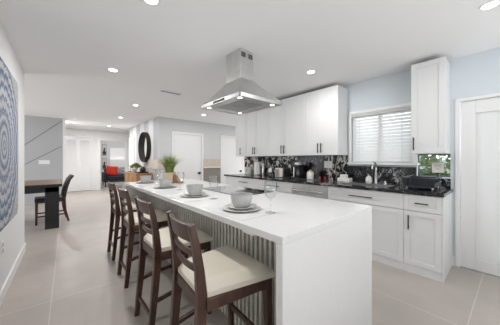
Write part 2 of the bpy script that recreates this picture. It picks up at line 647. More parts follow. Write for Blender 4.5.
def zline(p, q, w=.03):
    (x0, z0), (x1, z1) = p, q
    d = Vector((x1 - x0, z1 - z0)).normalized()
    n = Vector((-d.y, d.x)) * w / 2
    return [(x0 + n.x, z0 + n.y), (x1 + n.x, z1 + n.y), (x1 - n.x, z1 - n.y), (x0 - n.x, z0 - n.y)]


for p, q in (((-1.5, 0.86), (.105, 2.402)), ((-2.2, -.52 + .6), (.105, 1.655)), ((-3.2, 0.6), (-1.25, 2.44))):
    mb = MB().prism(zline(p, q, .026), 8.592, 8.6, 'y')
    struct('trim_%d' % (1 + len([o for o in bpy.data.objects if o.name.startswith('trim_')])), mb, 'accent_line',
           'thin dark diagonal groove strip on the grey accent wall rising to %s' % ('the ceiling corner' if q[1] > 2.39 and q[0] > 0 else 'the right at middle height' if q[1] > 1.6 and q[0] > 0 else 'the ceiling at far left' if q[0] < 0 else 'the right low down'), 'trim')
struct('trim_5', MB().box(.13, 8.585, 0, .19, 8.74, CH), 'trim', 'white corner strip ending the grey accent wall', 'trim')
struct('wall_corridor', MB().box(0.05, 8.74, 0, 0.17, 11.1, CH), 'wall', 'white side wall of the corridor behind the grey accent wall', 'wall')
# back wall with closet and cased opening
BY = 11.1
mb = MB().box(-0.1, BY, 0, 1.37, BY + .12, CH).box(2.3, BY, 0, 3.6, BY + .12, CH).box(1.37, BY, 2.07, 2.3, BY + .12, CH)
struct('wall_back', mb, 'wall', 'white end wall at the back with louvered closet and cased opening', 'wall')
mb = MB().box(1.28, BY - .02, 0, 1.37, BY, 2.16).box(2.3, BY - .02, 0, 2.39, BY, 2.16).box(1.37, BY - .02, 2.07, 2.3, BY, 2.16)
struct('trim_6', mb, 'trim', 'white casing round the opening to the far sitting room', 'trim')
# far room
struct('wall_far', MB().box(0, 14.0, 0, 4, 14.12, CH), 'wall_grey', 'grey wall at the end of the far sitting room', 'wall')
struct('wall_far_left', MB().box(1.0, BY + .12, 0, 1.12, 14, CH), 'wall', 'white left wall of the far sitting room', 'wall')
struct('wall_far_right', MB().box(3.5, BY + .12, 0, 3.62, 14, CH), 'wall', 'white right wall of the far sitting room', 'wall')
# striped wall, kitchen back wall
struct('wall_striped', MB().box(2.15, 6.42, 0, 2.27, 9.65, CH), 'stripes', 'wall papered in broad light and dark grey vertical stripes', 'wall')
struct('wall_hall_back', MB().box(2.27, 6.42, 0, 6.0, 6.54, CH).box(2.15, 6.40, 0, 2.27, 6.42, CH), 'wall_grey', 'pale grey wall with two white doors behind the kitchen', 'wall')
struct('wall_corridor_end', MB().box(2.27, 9.53, 0, 3.6, 9.65, CH), 'wall', 'white return wall behind the striped wall', 'wall')
struct('wall_corridor_right', MB().box(3.5, 9.65, 0, 3.62, BY, CH), 'wall', 'white wall closing the corridor recess', 'wall')
struct('wall_hall_end', MB().box(6.0, 4.2, 0, 6.12, 6.54, CH), 'wall_grey', 'pale grey wall at the end of the hall', 'wall')
struct('wall_hall_front', MB().box(3.7, 4.19, 0, 6.0, 4.31, CH), 'wall_grey', 'pale grey wall on the near side of the hall', 'wall')
# kitchen (right) wall with its openings
RX = 3.58
D0, D1 = -.62, .37      # door
W0, W1, WZ0, WZ1 = .80, 1.61, 1.22, 1.985
P0, P1, PZ0, PZ1 = .425, .755, 1.05, 1.335
mb = MB()
mb.box(RX, W1, 0, RX + .12, 4.31, CH)
mb.box(RX, W0, 0, RX + .12, W1, WZ0).box(RX, W0, WZ1, RX + .12, W1, CH)
mb.box(RX, P1, 0, RX + .12, W0, CH)
mb.box(RX, P0, 0, RX + .12, P1, PZ0).box(RX, P0, PZ1, RX + .12, P1, CH)
mb.box(RX, D1, 0, RX + .12, P0, CH)
mb.box(RX, D0, 1.975, RX + .12, D1, CH)
mb.box(RX, -2.6, 0, RX + .12, D0, CH)
struct('wall_right', mb, 'wall_blue', 'pale blue-grey kitchen wall on the right', 'wall')
struct('baseboard_right', MB().box(RX - .018, .385, 0, RX, .418, .11), 'trim', 'short white baseboard between end cabinet and glass door', 'baseboard')
struct('baseboard_hall', MB().box(2.27, 6.405, 0, 2.5, 6.42, .11), 'trim', 'white baseboard by the first hall door', 'baseboard')
# wall behind the camera: left solid to keep sky light off the island
mb = MB().box(-.6, -2.6, 0, 3.7, -2.5, CH)
struct('wall_near', mb, 'wall', 'plain white wall behind the viewpoint', 'wall')

# windows
w = thing('window_1', 'white framed kitchen window above the sink', 'window', (RX, 0, 0), kind='structure')
mb = MB()
t = .045
mb.box(-.02, W0 - t, WZ0 - .0, .02, W0, WZ1 + t).box(-.02, W1, WZ0, .02, W1 + t, WZ1 + t).box(-.02, W0, WZ1, .02, W1, WZ1 + t)
mb.box(.05, W0, WZ0, .09, W0 + .035, WZ1).box(.05, W1 - .035, WZ0, .09, W1, WZ1).box(.05, W0, WZ0, .09, W1, WZ0 + .035).box(.05, W0, WZ1 - .035, .09, W1, WZ1).box(.05, 1.19, WZ0, .09, 1.235, WZ1)
mb.build('window_frame', 'trim', w, .003)
MB().box(.066, W0 + .03, WZ0 + .03, .072, W1 - .03, WZ1 - .03).build('window_pane', 'pane', w)
MB().box(-.05, W0 - .06, WZ0 - .03, .05, W1 + .06, WZ0).build('window_sill', 'trim', w, .004)
w = thing('window_2', 'small low window under the tall cabinet showing green garden', 'window', (RX, 0, 0), kind='structure')
mb = MB().box(.07, P0, PZ0, .10, P0 + .01, PZ1).box(.07, P1 - .01, PZ0, .10, P1, PZ1).box(.07, P0, PZ0, .10, P1, PZ0 + .01).box(.07, P0, PZ1 - .01, .10, P1, PZ1)
mb.build('window_frame', 'black_metal', w)
MB().box(.08, P0 + .015, PZ0 + .015, .086, P1 - .015, PZ1 - .015).build('window_pane', 'pane', w)

w = thing('added_window_4', 'wide white framed window added on the unseen wall behind the viewpoint', 'window', (0, -2.5, 0), kind='structure')  # unseen window added on the solid wall to account for the fill light
mb = MB().box(-.2, 0, .2, -.14, .05, 2.15).box(3.14, 0, .2, 3.2, .05, 2.15).box(-.14, 0, .2, 3.14, .05, .26).box(-.14, 0, 2.09, 3.14, .05, 2.15).box(.95, 0, .26, 1.0, .05, 2.09).box(2.0, 0, .26, 2.05, .05, 2.09)
mb.build('window_frame', 'trim', w, .004)
MB().box(-.14, .01, .26, .95, .02, 2.09).box(1.0, .01, .26, 2.0, .02, 2.09).box(2.05, .01, .26, 3.14, .02, 2.09).build('window_pane', 'frost', w)

# glass door on the right
d = thing('door_1', 'white door with tall frosted glass panel at the right edge', 'door', (RX, 0, 0), kind='structure')
mb = MB()
st = .12
mb.box(.02, D0 + .03, .005, .06, D0 + .03 + st, 1.945).box(.02, D1 - .035 - st, .005, .06, D1 - .035, 1.945)
mb.box(.02, D0 + .03 + st, .005, .06, D1 - .035 - st, .13).box(.02, D0 + .03 + st, 1.80, .06, D1 - .035 - st, 1.945)
mb.build('door_frame', 'trim', d, .004)
MB().box(.032, D0 + .03 + st, .13, .048, D1 - .035 - st, 1.80).build('glass_panel', 'frost', d)
mb = MB().box(-.015, D1 - .03, 0, .1, D1 + .012, 1.985).box(-.015, D0 - .03, 0, .1, D0 + .025, 1.985).box(-.015, D0 + .025, 1.95, .1, D1 - .03, 1.985)
mb.build('door_casing', 'trim', d, .004)
MB().box(.0, D0 + .025, 0, .1, D1 - .03, .006).build('threshold', 'steel_dark', d)


def shaker(mb, y0, y1, z0, z1, x, s=.055, th=.02, dep=.008):
    """door front facing -X; x = the front plane"""
    mb.box(x, y0, z0, x + th, y0 + s, z1).box(x, y1 - s, z0, x + th, y1, z1)
    mb.box(x, y0 + s, z0, x + th, y1 - s, z0 + s).box(x, y0 + s, z1 - s, x + th, y1 - s, z1)
    mb.box(x + dep, y0 + s, z0 + s, x + th, y1 - s, z1 - s)
    return mb


def bar_handle(parent, p, q, x, name='handle'):
    """black bar pull between (y,z) p and q standing off plane x"""
    mb = MB()
    (ya, za), (yb, zb) = p, q
    r = .006
    mb.box(x - .034, min(ya, yb) - r, min(za, zb) - r, x - .022, max(ya, yb) + r, max(za, zb) + r)
    for k in (.15, .85):
        y, z = ya + (yb - ya) * k, za + (zb - za) * k
        mb.box(x - .024, y - .005, z - .005, x + .001, y + .005, z + .005)
    return mb.build(name, 'black_metal', parent, .002)


# hall doors: flat white slabs facing -Y
def slab_door(name, label, x0, x1, top, knob_x, hinge_x):
    d = thing(name, label, 'door', (0, 6.42, 0), kind='structure')
    MB().box(x0, -.012, .008, x1, -.001, top).build('door_leaf', 'trim', d, .003)
    c = .07
    mb = MB().box(x0 - c - .006, -.028, 0, x0 - .006, 0, top + .006 + c).box(x1 + .006, -.028, 0, x1 + c + .006, 0, top + .006 + c).box(x0 - .006, -.028, top + .006, x1 + .006, 0, top + .006 + c)
    mb.build('door_casing', 'trim', d, .004)
    MB().box(knob_x - .04, -.022, .79, knob_x + .04, -.012, .87).tube([(knob_x, -.02, .83), (knob_x, -.06, .83)], .012).tube([(knob_x + .01, -.06, .83), (knob_x - .10 if knob_x > (x0 + x1) / 2 else knob_x + .1, -.06, .83)], .011).build('door_handle', 'black_metal', d, .002)
    mb = MB()
    for z in (.25, 1.75):
        mb.box(hinge_x - .008, -.02, z, hinge_x + .008, -.008, z + .1)
    mb.build('hinge', 'steel', d)
    return d


slab_door('door_2', 'flat white door with black handle facing the island, left of the recess', 2.61, 3.50, 2.02, 3.44, 2.612)
slab_door('door_3', 'flat white door beside the left end of the kitchen counter', 4.31, 5.22, 2.02, 5.13, 4.312)
# bifold louvered closet
d = thing('door_4', 'white louvered bifold closet door at the back', 'door', (0, BY, 0), kind='structure')
for a, b in ((.215, .63), (.638, 1.055)):
    lf = MB().box(a, -.035, .02, a + .05, -.005, 2.11).box(b - .05, -.035, .02, b, -.005, 2.11)
    for z0, z1 in ((.02, .13), (1.02, 1.10), (2.03, 2.11)):
        lf.box(a + .05, -.035, z0, b - .05, -.005, z1)
    p = lf.build('bifold_leaf', 'trim', d, .002)
    lv = MB()
    z = .145
    while z < 2.02:
        if not (0.99 < z < 1.10):
            lv.hexa([(a + .05, -.032, z), (b - .05, -.032, z), (b - .05, -.024, z), (a + .05, -.024, z),
                     (a + .05, -.014, z + .035), (b - .05, -.014, z + .035), (b - .05, -.006, z + .035), (a + .05, -.006, z + .035)])
        z += .046
    lv.build('louvers', 'trim', p)
MB().box(.2, -.03, 2.12, 1.07, 0, 2.155).build('track', 'steel_dark', d)
mb = MB().box(1.07, -.02, 0, 1.13, 0, 2.2).box(.19, -.02, 2.155, 1.07, 0, 2.2)
mb.build('door_casing', 'trim', d, .003)
# door in the striped wall, far end
d = thing('door_5', 'narrow white door in the striped wall beyond the round mirror', 'door', (2.15, 0, 0), kind='structure')
MB().box(-.012, 8.97, .01, -.001, 9.56, 2.02).build('door_leaf', 'trim', d, .003)
mb = MB().box(-.028, 8.88, 0, 0, 8.965, 2.1).box(-.028, 9.565, 0, 0, 9.64, 2.1).box(-.028, 8.965, 2.025, 0, 9.565, 2.1)
mb.build('door_casing', 'trim', d, .003)
mb = MB().box(-.035, 8.95, 1.62, -.01, 8.985, 1.74)
mb.build('hinge', 'black_metal', d)

# beige and taupe wainscot with ledge in the recess between hall doors and by the corner
struct('trim_7', MB().box(3.585, 6.36, .985, 4.225, 6.42, 1.02), 'trim', 'white ledge between the two hall doors', 'trim', .003)
struct('trim_8', MB().box(3.585, 6.40, 1.02, 4.225, 6.42, 1.275), 'beige', 'beige panel above the white ledge between the hall doors', 'trim')
struct('trim_9', MB().box(3.585, 6.39, 0, 4.225, 6.42, .985), 'taupe', 'taupe panel below the white ledge between the hall doors', 'trim')

struct('trim_10', MB().box(2.13, 6.385, .99, 2.15, 7.3, 1.265).box(2.15, 6.385, .99, 2.525, 6.40, 1.265), 'beige', 'beige band round the wall corner behind the potted grass', 'trim')

# ------------------------------------------------------------------ garden outside
struct('ground', MB().box(3.71, -14, -.25, 16, 14, -.1).box(-14, -16, -.25, 16, -2.61, -.1), 'lawn', 'lawn outside the house', 'ground')


def bush(name, label, c, r, n, leaf=.07, m='hedge', flowers=0):
    t = thing(name, label, 'shrub', c)
    mb = MB()
    for k in range(n):
        while True:
            p = Vector((random.uniform(-1, 1), random.uniform(-1, 1), random.uniform(-.2, 1)))
            if .35 < p.length < 1:
                break
        p = Vector((p.x * r[0], p.y * r[1], p.z * r[2] + .12 * r[2]))
        a = Vector((random.uniform(-1, 1), random.uniform(-1, 1), random.uniform(-1, 1))).normalized()
        b = a.cross(Vector((random.uniform(-1, 1), random.uniform(-1, 1), random.uniform(-1, 1)))).normalized()
        s = leaf * random.uniform(.6, 1.3)
        q = p + a * s
        mb.tri(tuple(p - b * s * .35), tuple(p + b * s * .35), tuple(q))
        mb.tri(tuple(p - b * s * .35), tuple(p + b * s * .35), tuple(p - a * s * .7))
    mb.build('foliage', m, t)
    st = MB()
    for k in range(5):
        an = k * 1.256
        st.tube([(0, 0, -.12), (.25 * r[0] * math.cos(an), .25 * r[1] * math.sin(an), .3 * r[2]), (.6 * r[0] * math.cos(an), .6 * r[1] * math.sin(an), .75 * r[2])], .02)
    st.build('stems', 'basket', t)
    if flowers:
        fl = MB()
        for k in range(flowers):
            p = Vector((-r[0] * random.uniform(.75, 1.05), random.uniform(-.35, .35) * r[1], r[2] * random.uniform(.55, .95)))
            for q in range(6):
                an = q * PI / 3
                a = Vector((-.2, math.cos(an), math.sin(an))) * .05
                b = Vector((-.2, math.cos(an + .5), math.sin(an + .5))) * .05
                fl.tri(tuple(p), tuple(p + a), tuple(p + b))
        fl.build('blossom', 'petal', t)
    return t


bush('garden_bush', 'green bush outside the small low window', (6.2, 1.0, 0), (.8, 1.0, 1.5), 1500, .12)
struct('garden_wall', MB().box(8.2, -4, -.2, 8.35, 6, 1.25), 'stone', 'grey garden wall outside the kitchen', 'wall')
bush('flowering_bush', 'bush with white blossom outside the small low window, at right', (4.6, .22, 0), (.4, .35, 1.2), 900, .07, flowers=14)
bush('garden_hedge', 'green hedge far outside beyond the kitchen window', (9.5, 2.6, 0), (1.0, 3.6, 1.2), 3500, .16)

# ------------------------------------------------------------------ kitchen: base run
FX = 2.983          # door plane
top_z = .88


def base_unit(y0, y1, label, layout, end=False):
    u = thing('base_cabinet', label, 'cabinet', (FX, y0, 0), group='white base cabinets along the right wall')
    w_ = y1 - y0
    if 'sink' in label:
        q = MB().box(.021, .001, .085, .595, w_ - .001, .68).box(.021, .001, .68, .08, w_ - .001, top_z).box(.50, .001, .68, .595, w_ - .001, top_z)
        q.box(.08, .001, .68, .50, .02, top_z).box(.08, w_ - .02, .68, .50, w_ - .001, top_z).build('body', 'cab', u)
    else:
        MB().box(.021, .001, .085, .595, w_ - .001, top_z).build('body', 'cab', u)
    MB().box(.012, .001, 0, .03, w_ - .001, .085).build('toe_kick', 'cab', u)
    if end:
        MB().box(.0, -.012, 0, .595, 0, top_z).build('end_panel', 'cab', u, .002)
    g_ = .002
    for it in layout:
        kind, a, b, z0, z1, hd = it
        if kind == 'door':
            o = shaker(MB(), a + g_, b - g_, z0, z1, 0).build('door', 'cab', u, .0015)
            bar_handle(o, (hd, z1 - .05), (hd, z1 - .20), 0)
        else:
            o = shaker(MB(), a + g_, b - g_, z0, z1, 0, .045).build('drawer', 'cab', u, .0015)
            if hd > 0:
                c = (a + b) / 2
                bar_handle(o, (c - hd, (z0 + z1) / 2), (c + hd, (z0 + z1) / 2), 0)
            else:
                MB().tube([(0.0, (a + b) / 2, (z0 + z1) / 2), (-.03, (a + b) / 2, (z0 + z1) / 2)], .012).build('knob', 'steel', o, .002)
    return u


e0, e1 = .418, .7525
base_unit(e0, e1, 'white base cabinet at the right end of the run by the glass door', [('drawer', 0, e1 - e0, .70, .875, .055), ('door', 0, e1 - e0, .09, .692, .285)], True)
s0, s1 = .7525, 1.70
base_unit(s0, s1, 'wide white base cabinet under the sink, right of the dishwasher', [('drawer', 0, s1 - s0, .70, .875, .14), ('door', 0, (s1 - s0) / 2, .09, .692, (s1 - s0) / 2 - .045), ('door', (s1 - s0) / 2, s1 - s0, .09, .692, (s1 - s0) / 2 + .045)])
base_unit(2.345, 3.20, 'white base cabinet immediately left of the dishwasher', [('drawer', 0, .855, .70, .875, .14), ('door', 0, .4275, .09, .692, .39), ('door', .4275, .855, .09, .692, .465)])
base_unit(3.20, 4.04, 'white base cabinet below the paper towel roll', [('drawer', 0, .84, .70, .875, .14), ('door', 0, .42, .09, .692, .38), ('door', .42, .84, .09, .692, .46)])
base_unit(4.04, 4.30, 'narrow white base cabinet at the far left end of the run', [('drawer', 0, .26, .70, .875, -1), ('door', 0, .26, .09, .692, .045)])
# dishwasher
d = thing('dishwasher', 'stainless steel dishwasher between the white base cabinets', 'dishwasher', (FX, 1.70, 0))
MB().box(.02, .003, .09, .58, .642, .878).build('body', 'steel_dark', d)
MB().box(-.004, .004, .10, .02, .641, .74).build('door', 'steel', d, .003)
MB().box(-.006, .004, .745, .02, .641, .875).build('control_panel', 'steel', d, .003)
MB().tube([(-.045, .05, .775), (-.045, .595, .775)], .011).tube([(-.045, .08, .775), (0, .08, .775)], .008).tube([(-.045, .565, .775), (0, .565, .775)], .008).build('handle', 'chrome', d, smooth=True)
MB().box(.03, .004, 0, .05, .641, .09).build('toe_kick', 'black', d)

# worktop with sink cut-out
SK = (3.10, .95, 3.44, 1.58)    # x0,y0,x1,y1
mb = MB()
x0, x1, y0, y1 = 2.955, RX - .002, .398, 4.325
mb.box(x0, y0, .881, x1, SK[1], .915).box(x0, SK[3], .881, x1, y1, .915).box(x0, SK[1], .881, SK[0], SK[3], .915).box(SK[2], SK[1], .881, x1, SK[3], .915)
tag(mb.build('worktop', 'granite', bevel=.003), 'black veined stone worktop along the right wall', 'worktop')
# marble backsplash
mb = MB().box(RX - .02, 1.675, .916, RX - .001, 4.30, 1.335)
tag(mb.build('backsplash', 'marble'), 'tall black and white swirled marble backsplash under the wall cabinets', 'backsplash')
tag(MB().box(RX - .02, .762, .916, RX - .001, 1.674, 1.165).box(RX - .02, .42, .916, RX - .001, .762, 1.035).build('backsplash_strip', 'granite'), 'low black marble upstand behind the sink and dish rack', 'backsplash')
# sink
s = thing('sink', 'stainless steel sink set into the black worktop', 'sink', (SK[0], SK[1], .915))
lx_, ly_ = SK[2] - SK[0], SK[3] - SK[1]
mb = MB()
e = .012
mb.box(e, e, -.19, lx_ - e, ly_ - e, -.18)
mb.box(e * .2, e * .2, -.19, e, ly_ - e * .2, .0).box(lx_ - e, e * .2, -.19, lx_ - e * .2, ly_ - e * .2, .0).box(e, e * .2, -.19, lx_ - e, e, .0).box(e, ly_ - e, -.19, lx_ - e, ly_ - e * .2, .0)
mb.build('basin', 'steel', s)
mb = MB().box(-.018, -.018, .001, .003, ly_ + .018, .004).box(lx_ - .003, -.018, .001, lx_ + .018, ly_ + .018, .004).box(.003, -.018, .001, lx_ - .003, .003, .004).box(.003, ly_ - .003, .001, lx_ - .003, ly_ + .018, .004)
mb.build('rim', 'chrome', s)
# faucet
f = thing('faucet', 'steel pull-down kitchen faucet with dark neck behind the sink', 'faucet', (3.50, 1.225, .916))
MB().lathe([(.030, 0), (.030, .012), (.022, .02), (.020, .10), (.018, .16)]).build('base', 'steel', f, smooth=True)
arc = [(0, 0, .16), (0, 0, .22)] + [(-.07 + .07 * math.cos(a), 0, .22 + .10 * math.sin(a)) for a in [PI * k / 10 for k in range(1, 10)]] + [(-.14, 0, .21)]
MB().tube(arc, .014, 12).build('spout', 'chrome', f, smooth=True)
MB().lathe([(.015, .10), (.019, .13), (.020, .20), (.014, .215)], -.14, 0).build('spray_head', 'black_metal', f, smooth=True)
MB().tube([(.0, -.02, .09), (0, -.05, .10), (0, -.075, .15)], .008).build('lever', 'chrome', f, smooth=True)
# side sprayer
t = thing('side_sprayer', 'small chrome side sprayer right of the faucet', 'sprayer', (3.49, 1.10, .916))
MB().lathe([(.022, 0), (.022, .01), (.015, .018), (.013, .05)]).build('base', 'chrome', t, smooth=True)
MB().tube([(0, 0, .045), (0, 0, .09), (-.025, -.01, .12)], .012, rad=[.011, .014, .017]).build('nozzle', 'black_metal', t, smooth=True)
# soap dispenser
t = thing('soap_dispenser', 'white ribbed soap bottle with pump left of the faucet', 'soap bottle', (3.42, 1.29, .916))
mb = MB()
prof = [(.030, 0), (.040, .012), (.046, .045), (.040, .085), (.022, .108), (.016, .115)]
n = 36
i = 0
mb.lathe(prof, n=n)
for k in range(len(mb.v)):
    a = (k // len(prof)) % 2
    if a:
        x, y, z = mb.v[k]
        mb.v[k] = (x * .93, y * .93, z)
mb.build('bottle', 'white', t, smooth=True)
MB().tube([(0, 0, .112), (0, 0, .145)], .006).tube([(.006, 0, .147), (-.04, 0, .143)], .006).build('pump', 'chrome', t, smooth=True)

# dish rack
r = thing('dish_rack', 'black plastic dish rack with tray at the right end of the worktop', 'dish rack', (3.03, .49, .9226))
mb = MB()
L_, D_ = .28, .36     # along Y, along X
zb, zt = .035, .14
mb.box(0, 0, zb, D_, L_, zb + .012)
mb.hexa([(0.015, .01, zb), (.025, .01, zb), (.025, L_ - .01, zb), (.015, L_ - .01, zb), (-.012, 0, zt), (0, 0, zt), (0, L_, zt), (-.012, L_, zt)])
mb.hexa([(D_ - .01, .01, zb), (D_, .01, zb), (D_, L_ - .01, zb), (D_ - .01, L_ - .01, zb), (D_, 0, zt), (D_ + .012, 0, zt), (D_ + .012, L_, zt), (D_, L_, zt)])
mb.hexa([(.015, .0, zb), (D_, .0, zb), (D_, .01, zb), (.015, .01, zb), (-.012, -.012, zt - .05), (D_, -.012, zt - .05), (D_, 0, zt - .05), (-.012, 0, zt - .05)])
mb.hexa([(.015, L_ - .01, zb), (D_, L_ - .01, zb), (D_, L_, zb), (.015, L_, zb), (-.012, L_, zt), (D_, L_, zt), (D_, L_ + .012, zt), (-.012, L_ + .012, zt)])
for k in range(6):
    y = .025 + k * .045
    mb.hexa([(.006, y, zb + .01), (.018, y, zb + .01), (.018, y + .018, zb + .01), (.006, y + .018, zb + .01), (-.02, y, zt - .012), (-.008, y, zt - .012), (-.008, y + .018, zt - .012), (-.02, y + .018, zt - .012)])
mb.build('basket', 'slate', r, .002)
mb = MB()
for k in range(7):
    x = .05 + k * .045
    mb.tube([(x, .03, zb + .01), (x, .03, .13), (x + .004, .07, .13), (x + .004, .08, zb + .01)], .0025, 6)
mb.build('plate_prongs', 'black_metal', r)
for ya_, yb_ in ((-.018, -.004), (L_ + .004, L_ + .016)):
    MB().box(-.016, ya_, zt - .004, D_ + .016, yb_, zt + .004).build('rail', 'black_metal', r, .002)
for x, y in ((.03, .02), (.03, L_ - .03), (D_ - .03, .02), (D_ - .03, L_ - .03)):
    MB().lathe([(.008, 0), (.011, .036)], x, y, 10).build('foot', 'chrome', r, smooth=True)
tag(MB().box(3.0, .44, .9155, 3.42, .80, .9225).build('drying_mat', 'black'), 'flat black drying mat under the dish rack', 'mat')
# card taped to the pane
cdo = thing('paper_card', 'white printed card standing in the small low window', 'card', (RX + .03, .50, PZ0 + .012), 0)
MB().box(0, -.01, .04, .004, .105, .165).build('sheet', 'paper', cdo)
mb = MB()
for z, a, b in ((.145, .01, .09), (.128, .02, .08), (.111, .01, .085), (.085, .03, .07)):
    mb.box(-.001, a, z, 0, b, z + .006)
mb.build('printing', 'paper_grey', cdo)
MB().box(.006, .04, -.012, .012, .055, .05).build('stand', 'black_metal', cdo)

# counter things further left
t = thing('white_box', 'white two-tier countertop box near the window', 'box', (3.40, 1.64, .916))
MB().box(-.06, -.095, 0, .06, .095, .065).build('body', 'white', t, .008)
MB().box(-.045, -.035, .065, .045, .06, .115).build('lid', 'white', t, .01)
t = thing('white_jar', 'white ceramic jar standing left of the red bottles', 'jar', (3.36, 2.24, .916))
MB().lathe([(.045, 0), (.058, .01), (.060, .11), (.05, .125), (.05, .13)]).build('body', 'white', t, smooth=True)
MB().lathe([(.052, .13), (.052, .145), (.015, .15), (.015, .165), (.0, .168)]).build('lid', 'pot', t, smooth=True)
for k, (x, y, lab) in enumerate(((3.34, 2.04, 'small red spice bottle, left one of the pair on the worktop'), (3.36, 1.955, 'small red spice bottle, right one of the pair on the worktop'))):
    t = thing('spice_bottle', lab, 'bottle', (x, y, .916), 0, 'red spice bottles')
    MB().lathe([(.014, 0), (.016, .005), (.016, .05), (.011, .06)]).build('body', 'darkred', t, smooth=True)
    MB().lathe([(.012, .06), (.012, .075), (0, .076)]).build('cap', 'black', t, smooth=True)
t = thing('coffee_maker', 'black coffee maker with steel column against the marble', 'coffee maker', (3.38, 2.52, .916))
MB().box(-.10, -.085, 0, .11, .085, .03).build('base', 'black', t, .006)
MB().box(.02, -.085, .03, .11, .085, .21).build('tank', 'black', t, .008)
MB().box(-.09, -.08, .21, .11, .08, .25).build('brew_head', 'black', t, .01)
MB().box(-.105, .005, .03, -.02, .025, .21).build('column', 'steel', t, .003)
MB().box(-.06, -.05, .25, .04, .03, .30).build('lid', 'white', t, .008)
MB().lathe([(.030, .035), (.038, .06), (.038, .12), (.028, .15)], -.05, -.042, 20).build('carafe', 'black_glass', t, smooth=True)
t = thing('toaster', 'grey steel toaster with pale front left of the coffee maker', 'toaster', (3.40, 2.90, .916))
MB().box(-.115, -.09, .012, .13, .09, .185).build('body', 'steel_dark', t, .02, seg=4)
MB().box(-.132, -.088, .008, -.114, .088, .182).build('end_panel', 'white', t, .006)
MB().box(-.138, -.02, .03, -.132, .075, .16).build('front_panel', 'tan', t, .002)
for y in (-.04, .04):
    MB().box(-.08, y - .014, .1855, .10, y + .014, .1875).build('slot', 'black', t)

t = thing('dark_bottle', 'dark bottle with white capsule in front of the toaster', 'bottle', (3.14, 3.0, .916))
MB().lathe([(.030, 0), (.032, .006), (.032, .075), (.024, .09), (.022, .105)]).build('body', 'black_glass', t, smooth=True)
MB().lathe([(.024, .10), (.034, .105), (.034, .172), (.028, .178), (0, .179)]).build('capsule', 'white', t, smooth=True)
t = thing('paper_towel', 'white paper towel roll on an upright holder', 'paper towel', (3.38, 3.63, .916))
MB().lathe([(.075, 0), (.075, .012), (.008, .016), (.008, .35), (.014, .355), (.012, .37), (0, .375)]).build('holder', 'steel_dark', t, smooth=True)
MB().lathe([(.020, .02), (.072, .02), (.072, .29), (.020, .29)], close=True).build('roll', 'paper', t, smooth=True)
t = thing('tall_canister', 'slim white-lidded canister just right of the paper towel roll', 'canister', (3.44, 3.50, .916))
MB().lathe([(.028, 0), (.03, .01), (.03, .21), (.026, .22)]).build('body', 'steel', t, smooth=True)
MB().lathe([(.031, .22), (.031, .26), (0, .265)]).build('lid', 'white', t, smooth=True)
t = thing('utensil_crock', 'pale crock of wooden spoons at the far left of the worktop', 'crock', (3.42, 3.88, .916))
MB().lathe([(.045, 0), (.05, .01), (.05, .14), (.044, .14), (.044, .02), (0, .02)]).build('crock', 'ceramic', t, smooth=True)
for k in range(4):
    a = k * 1.6
    q = MB().tube([(.01 * math.cos(a), .01 * math.sin(a), .03), (.05 * math.cos(a), .05 * math.sin(a), .22)], .005, 8)
    q.tube([(.05 * math.cos(a), .05 * math.sin(a), .215), (.056 * math.cos(a), .056 * math.sin(a), .25), (.062 * math.cos(a), .062 * math.sin(a), .28)], .01, 8, rad=[.006, .02, .012])
    q.build('spoon', 'basket', t, smooth=True)
# outlet on the marble
t = thing('outlet_plate', 'white outlet plate on the marble beside the window', 'outlet', (RX - .02, 2.01, 1.18))
MB().box(-.008, -.075, -.06, -.0005, .075, .06).build('plate', 'white', t, .003)
mb = MB()
for y in (-.035, .035):
    mb.box(-.010, y - .02, -.04, -.008, y + .02, .04)
mb.build('socket', 'trim', t, .002)

# ------------------------------------------------------------------ wall cabinets
UX = 3.25
UZ0, UZ1 = 1.338, 2.415


def wall_unit(y0, y1, label, doors, bottom=UZ0, top=UZ1):
    u = thing('wall_cabinet', label, 'cabinet', (UX, y0, bottom), group='white wall cabinets')
    w_, h_ = y1 - y0, top - bottom
    MB().box(.021, .0008, 0, RX - UX - .002, w_ - .0008, h_).build('body', 'cab', u, .0015)
    for a, b, hy in doors:
        o = shaker(MB(), a + .0015, b - .0015, .0, h_, 0, .058).build('door', 'cab', u, .0015)
        if hy is not None:
            bar_handle(o, (hy, .045), (hy, .19), 0)
    return u


wall_unit(.4255, .7446, 'tall narrow white wall cabinet right of the window', [(0, .319, .289)])
wall_unit(1.673, 2.29, 'white two-door wall cabinet beside the window', [(0, .31, .28), (.31, .617, .34)])
wall_unit(2.29, 3.203, 'wide white two-door wall cabinet above the coffee maker and toaster', [(0, .475, .44), (.475, .913, .51)])
wall_unit(3.203, 3.924, 'white two-door wall cabinet above the paper towel roll', [(0, .377, .345), (.377, .721, .41)])
wall_unit(3.924, 4.257, 'narrow single-door white wall cabinet at the left end', [(0, .333, .13)])

# window blind
b = thing('venetian_blind', 'white horizontal-slat blind in the kitchen window', 'blind', (RX + .015, 0, 0))
MB().box(-.03, W0 + .004, WZ1 - .05, .025, W1 - .004, WZ1 - .002).build('headrail', 'blind', b, .003)
mb = MB()
z = WZ0 + .045
a = math.radians(63)
while z < WZ1 - .06:
    dx, dz = .025 * math.cos(a), .025 * math.sin(a)
    mb.hexa([(-dx, W0 + .008, z - dz), (dx, W0 + .008, z + dz), (dx, W1 - .008, z + dz), (-dx, W1 - .008, z - dz),
             (-dx, W0 + .008, z - dz + .003), (dx, W0 + .008, z + dz + .003), (dx, W1 - .008, z + dz + .003), (-dx, W1 - .008, z - dz + .003)])
    z += .047
mb.build('slats', 'blind', b)
MB().box(-.025, W0 + .008, WZ0 + .004, .02, W1 - .008, WZ0 + .026).build('bottom_rail', 'blind', b, .003)
mb = MB()
for y in (W0 + .12, 1.21, W1 - .12):
    mb.box(-.028, y - .004, WZ0 + .02, -.0265, y + .004, WZ1 - .05)
mb.build('ladder_tape', 'blind', b)

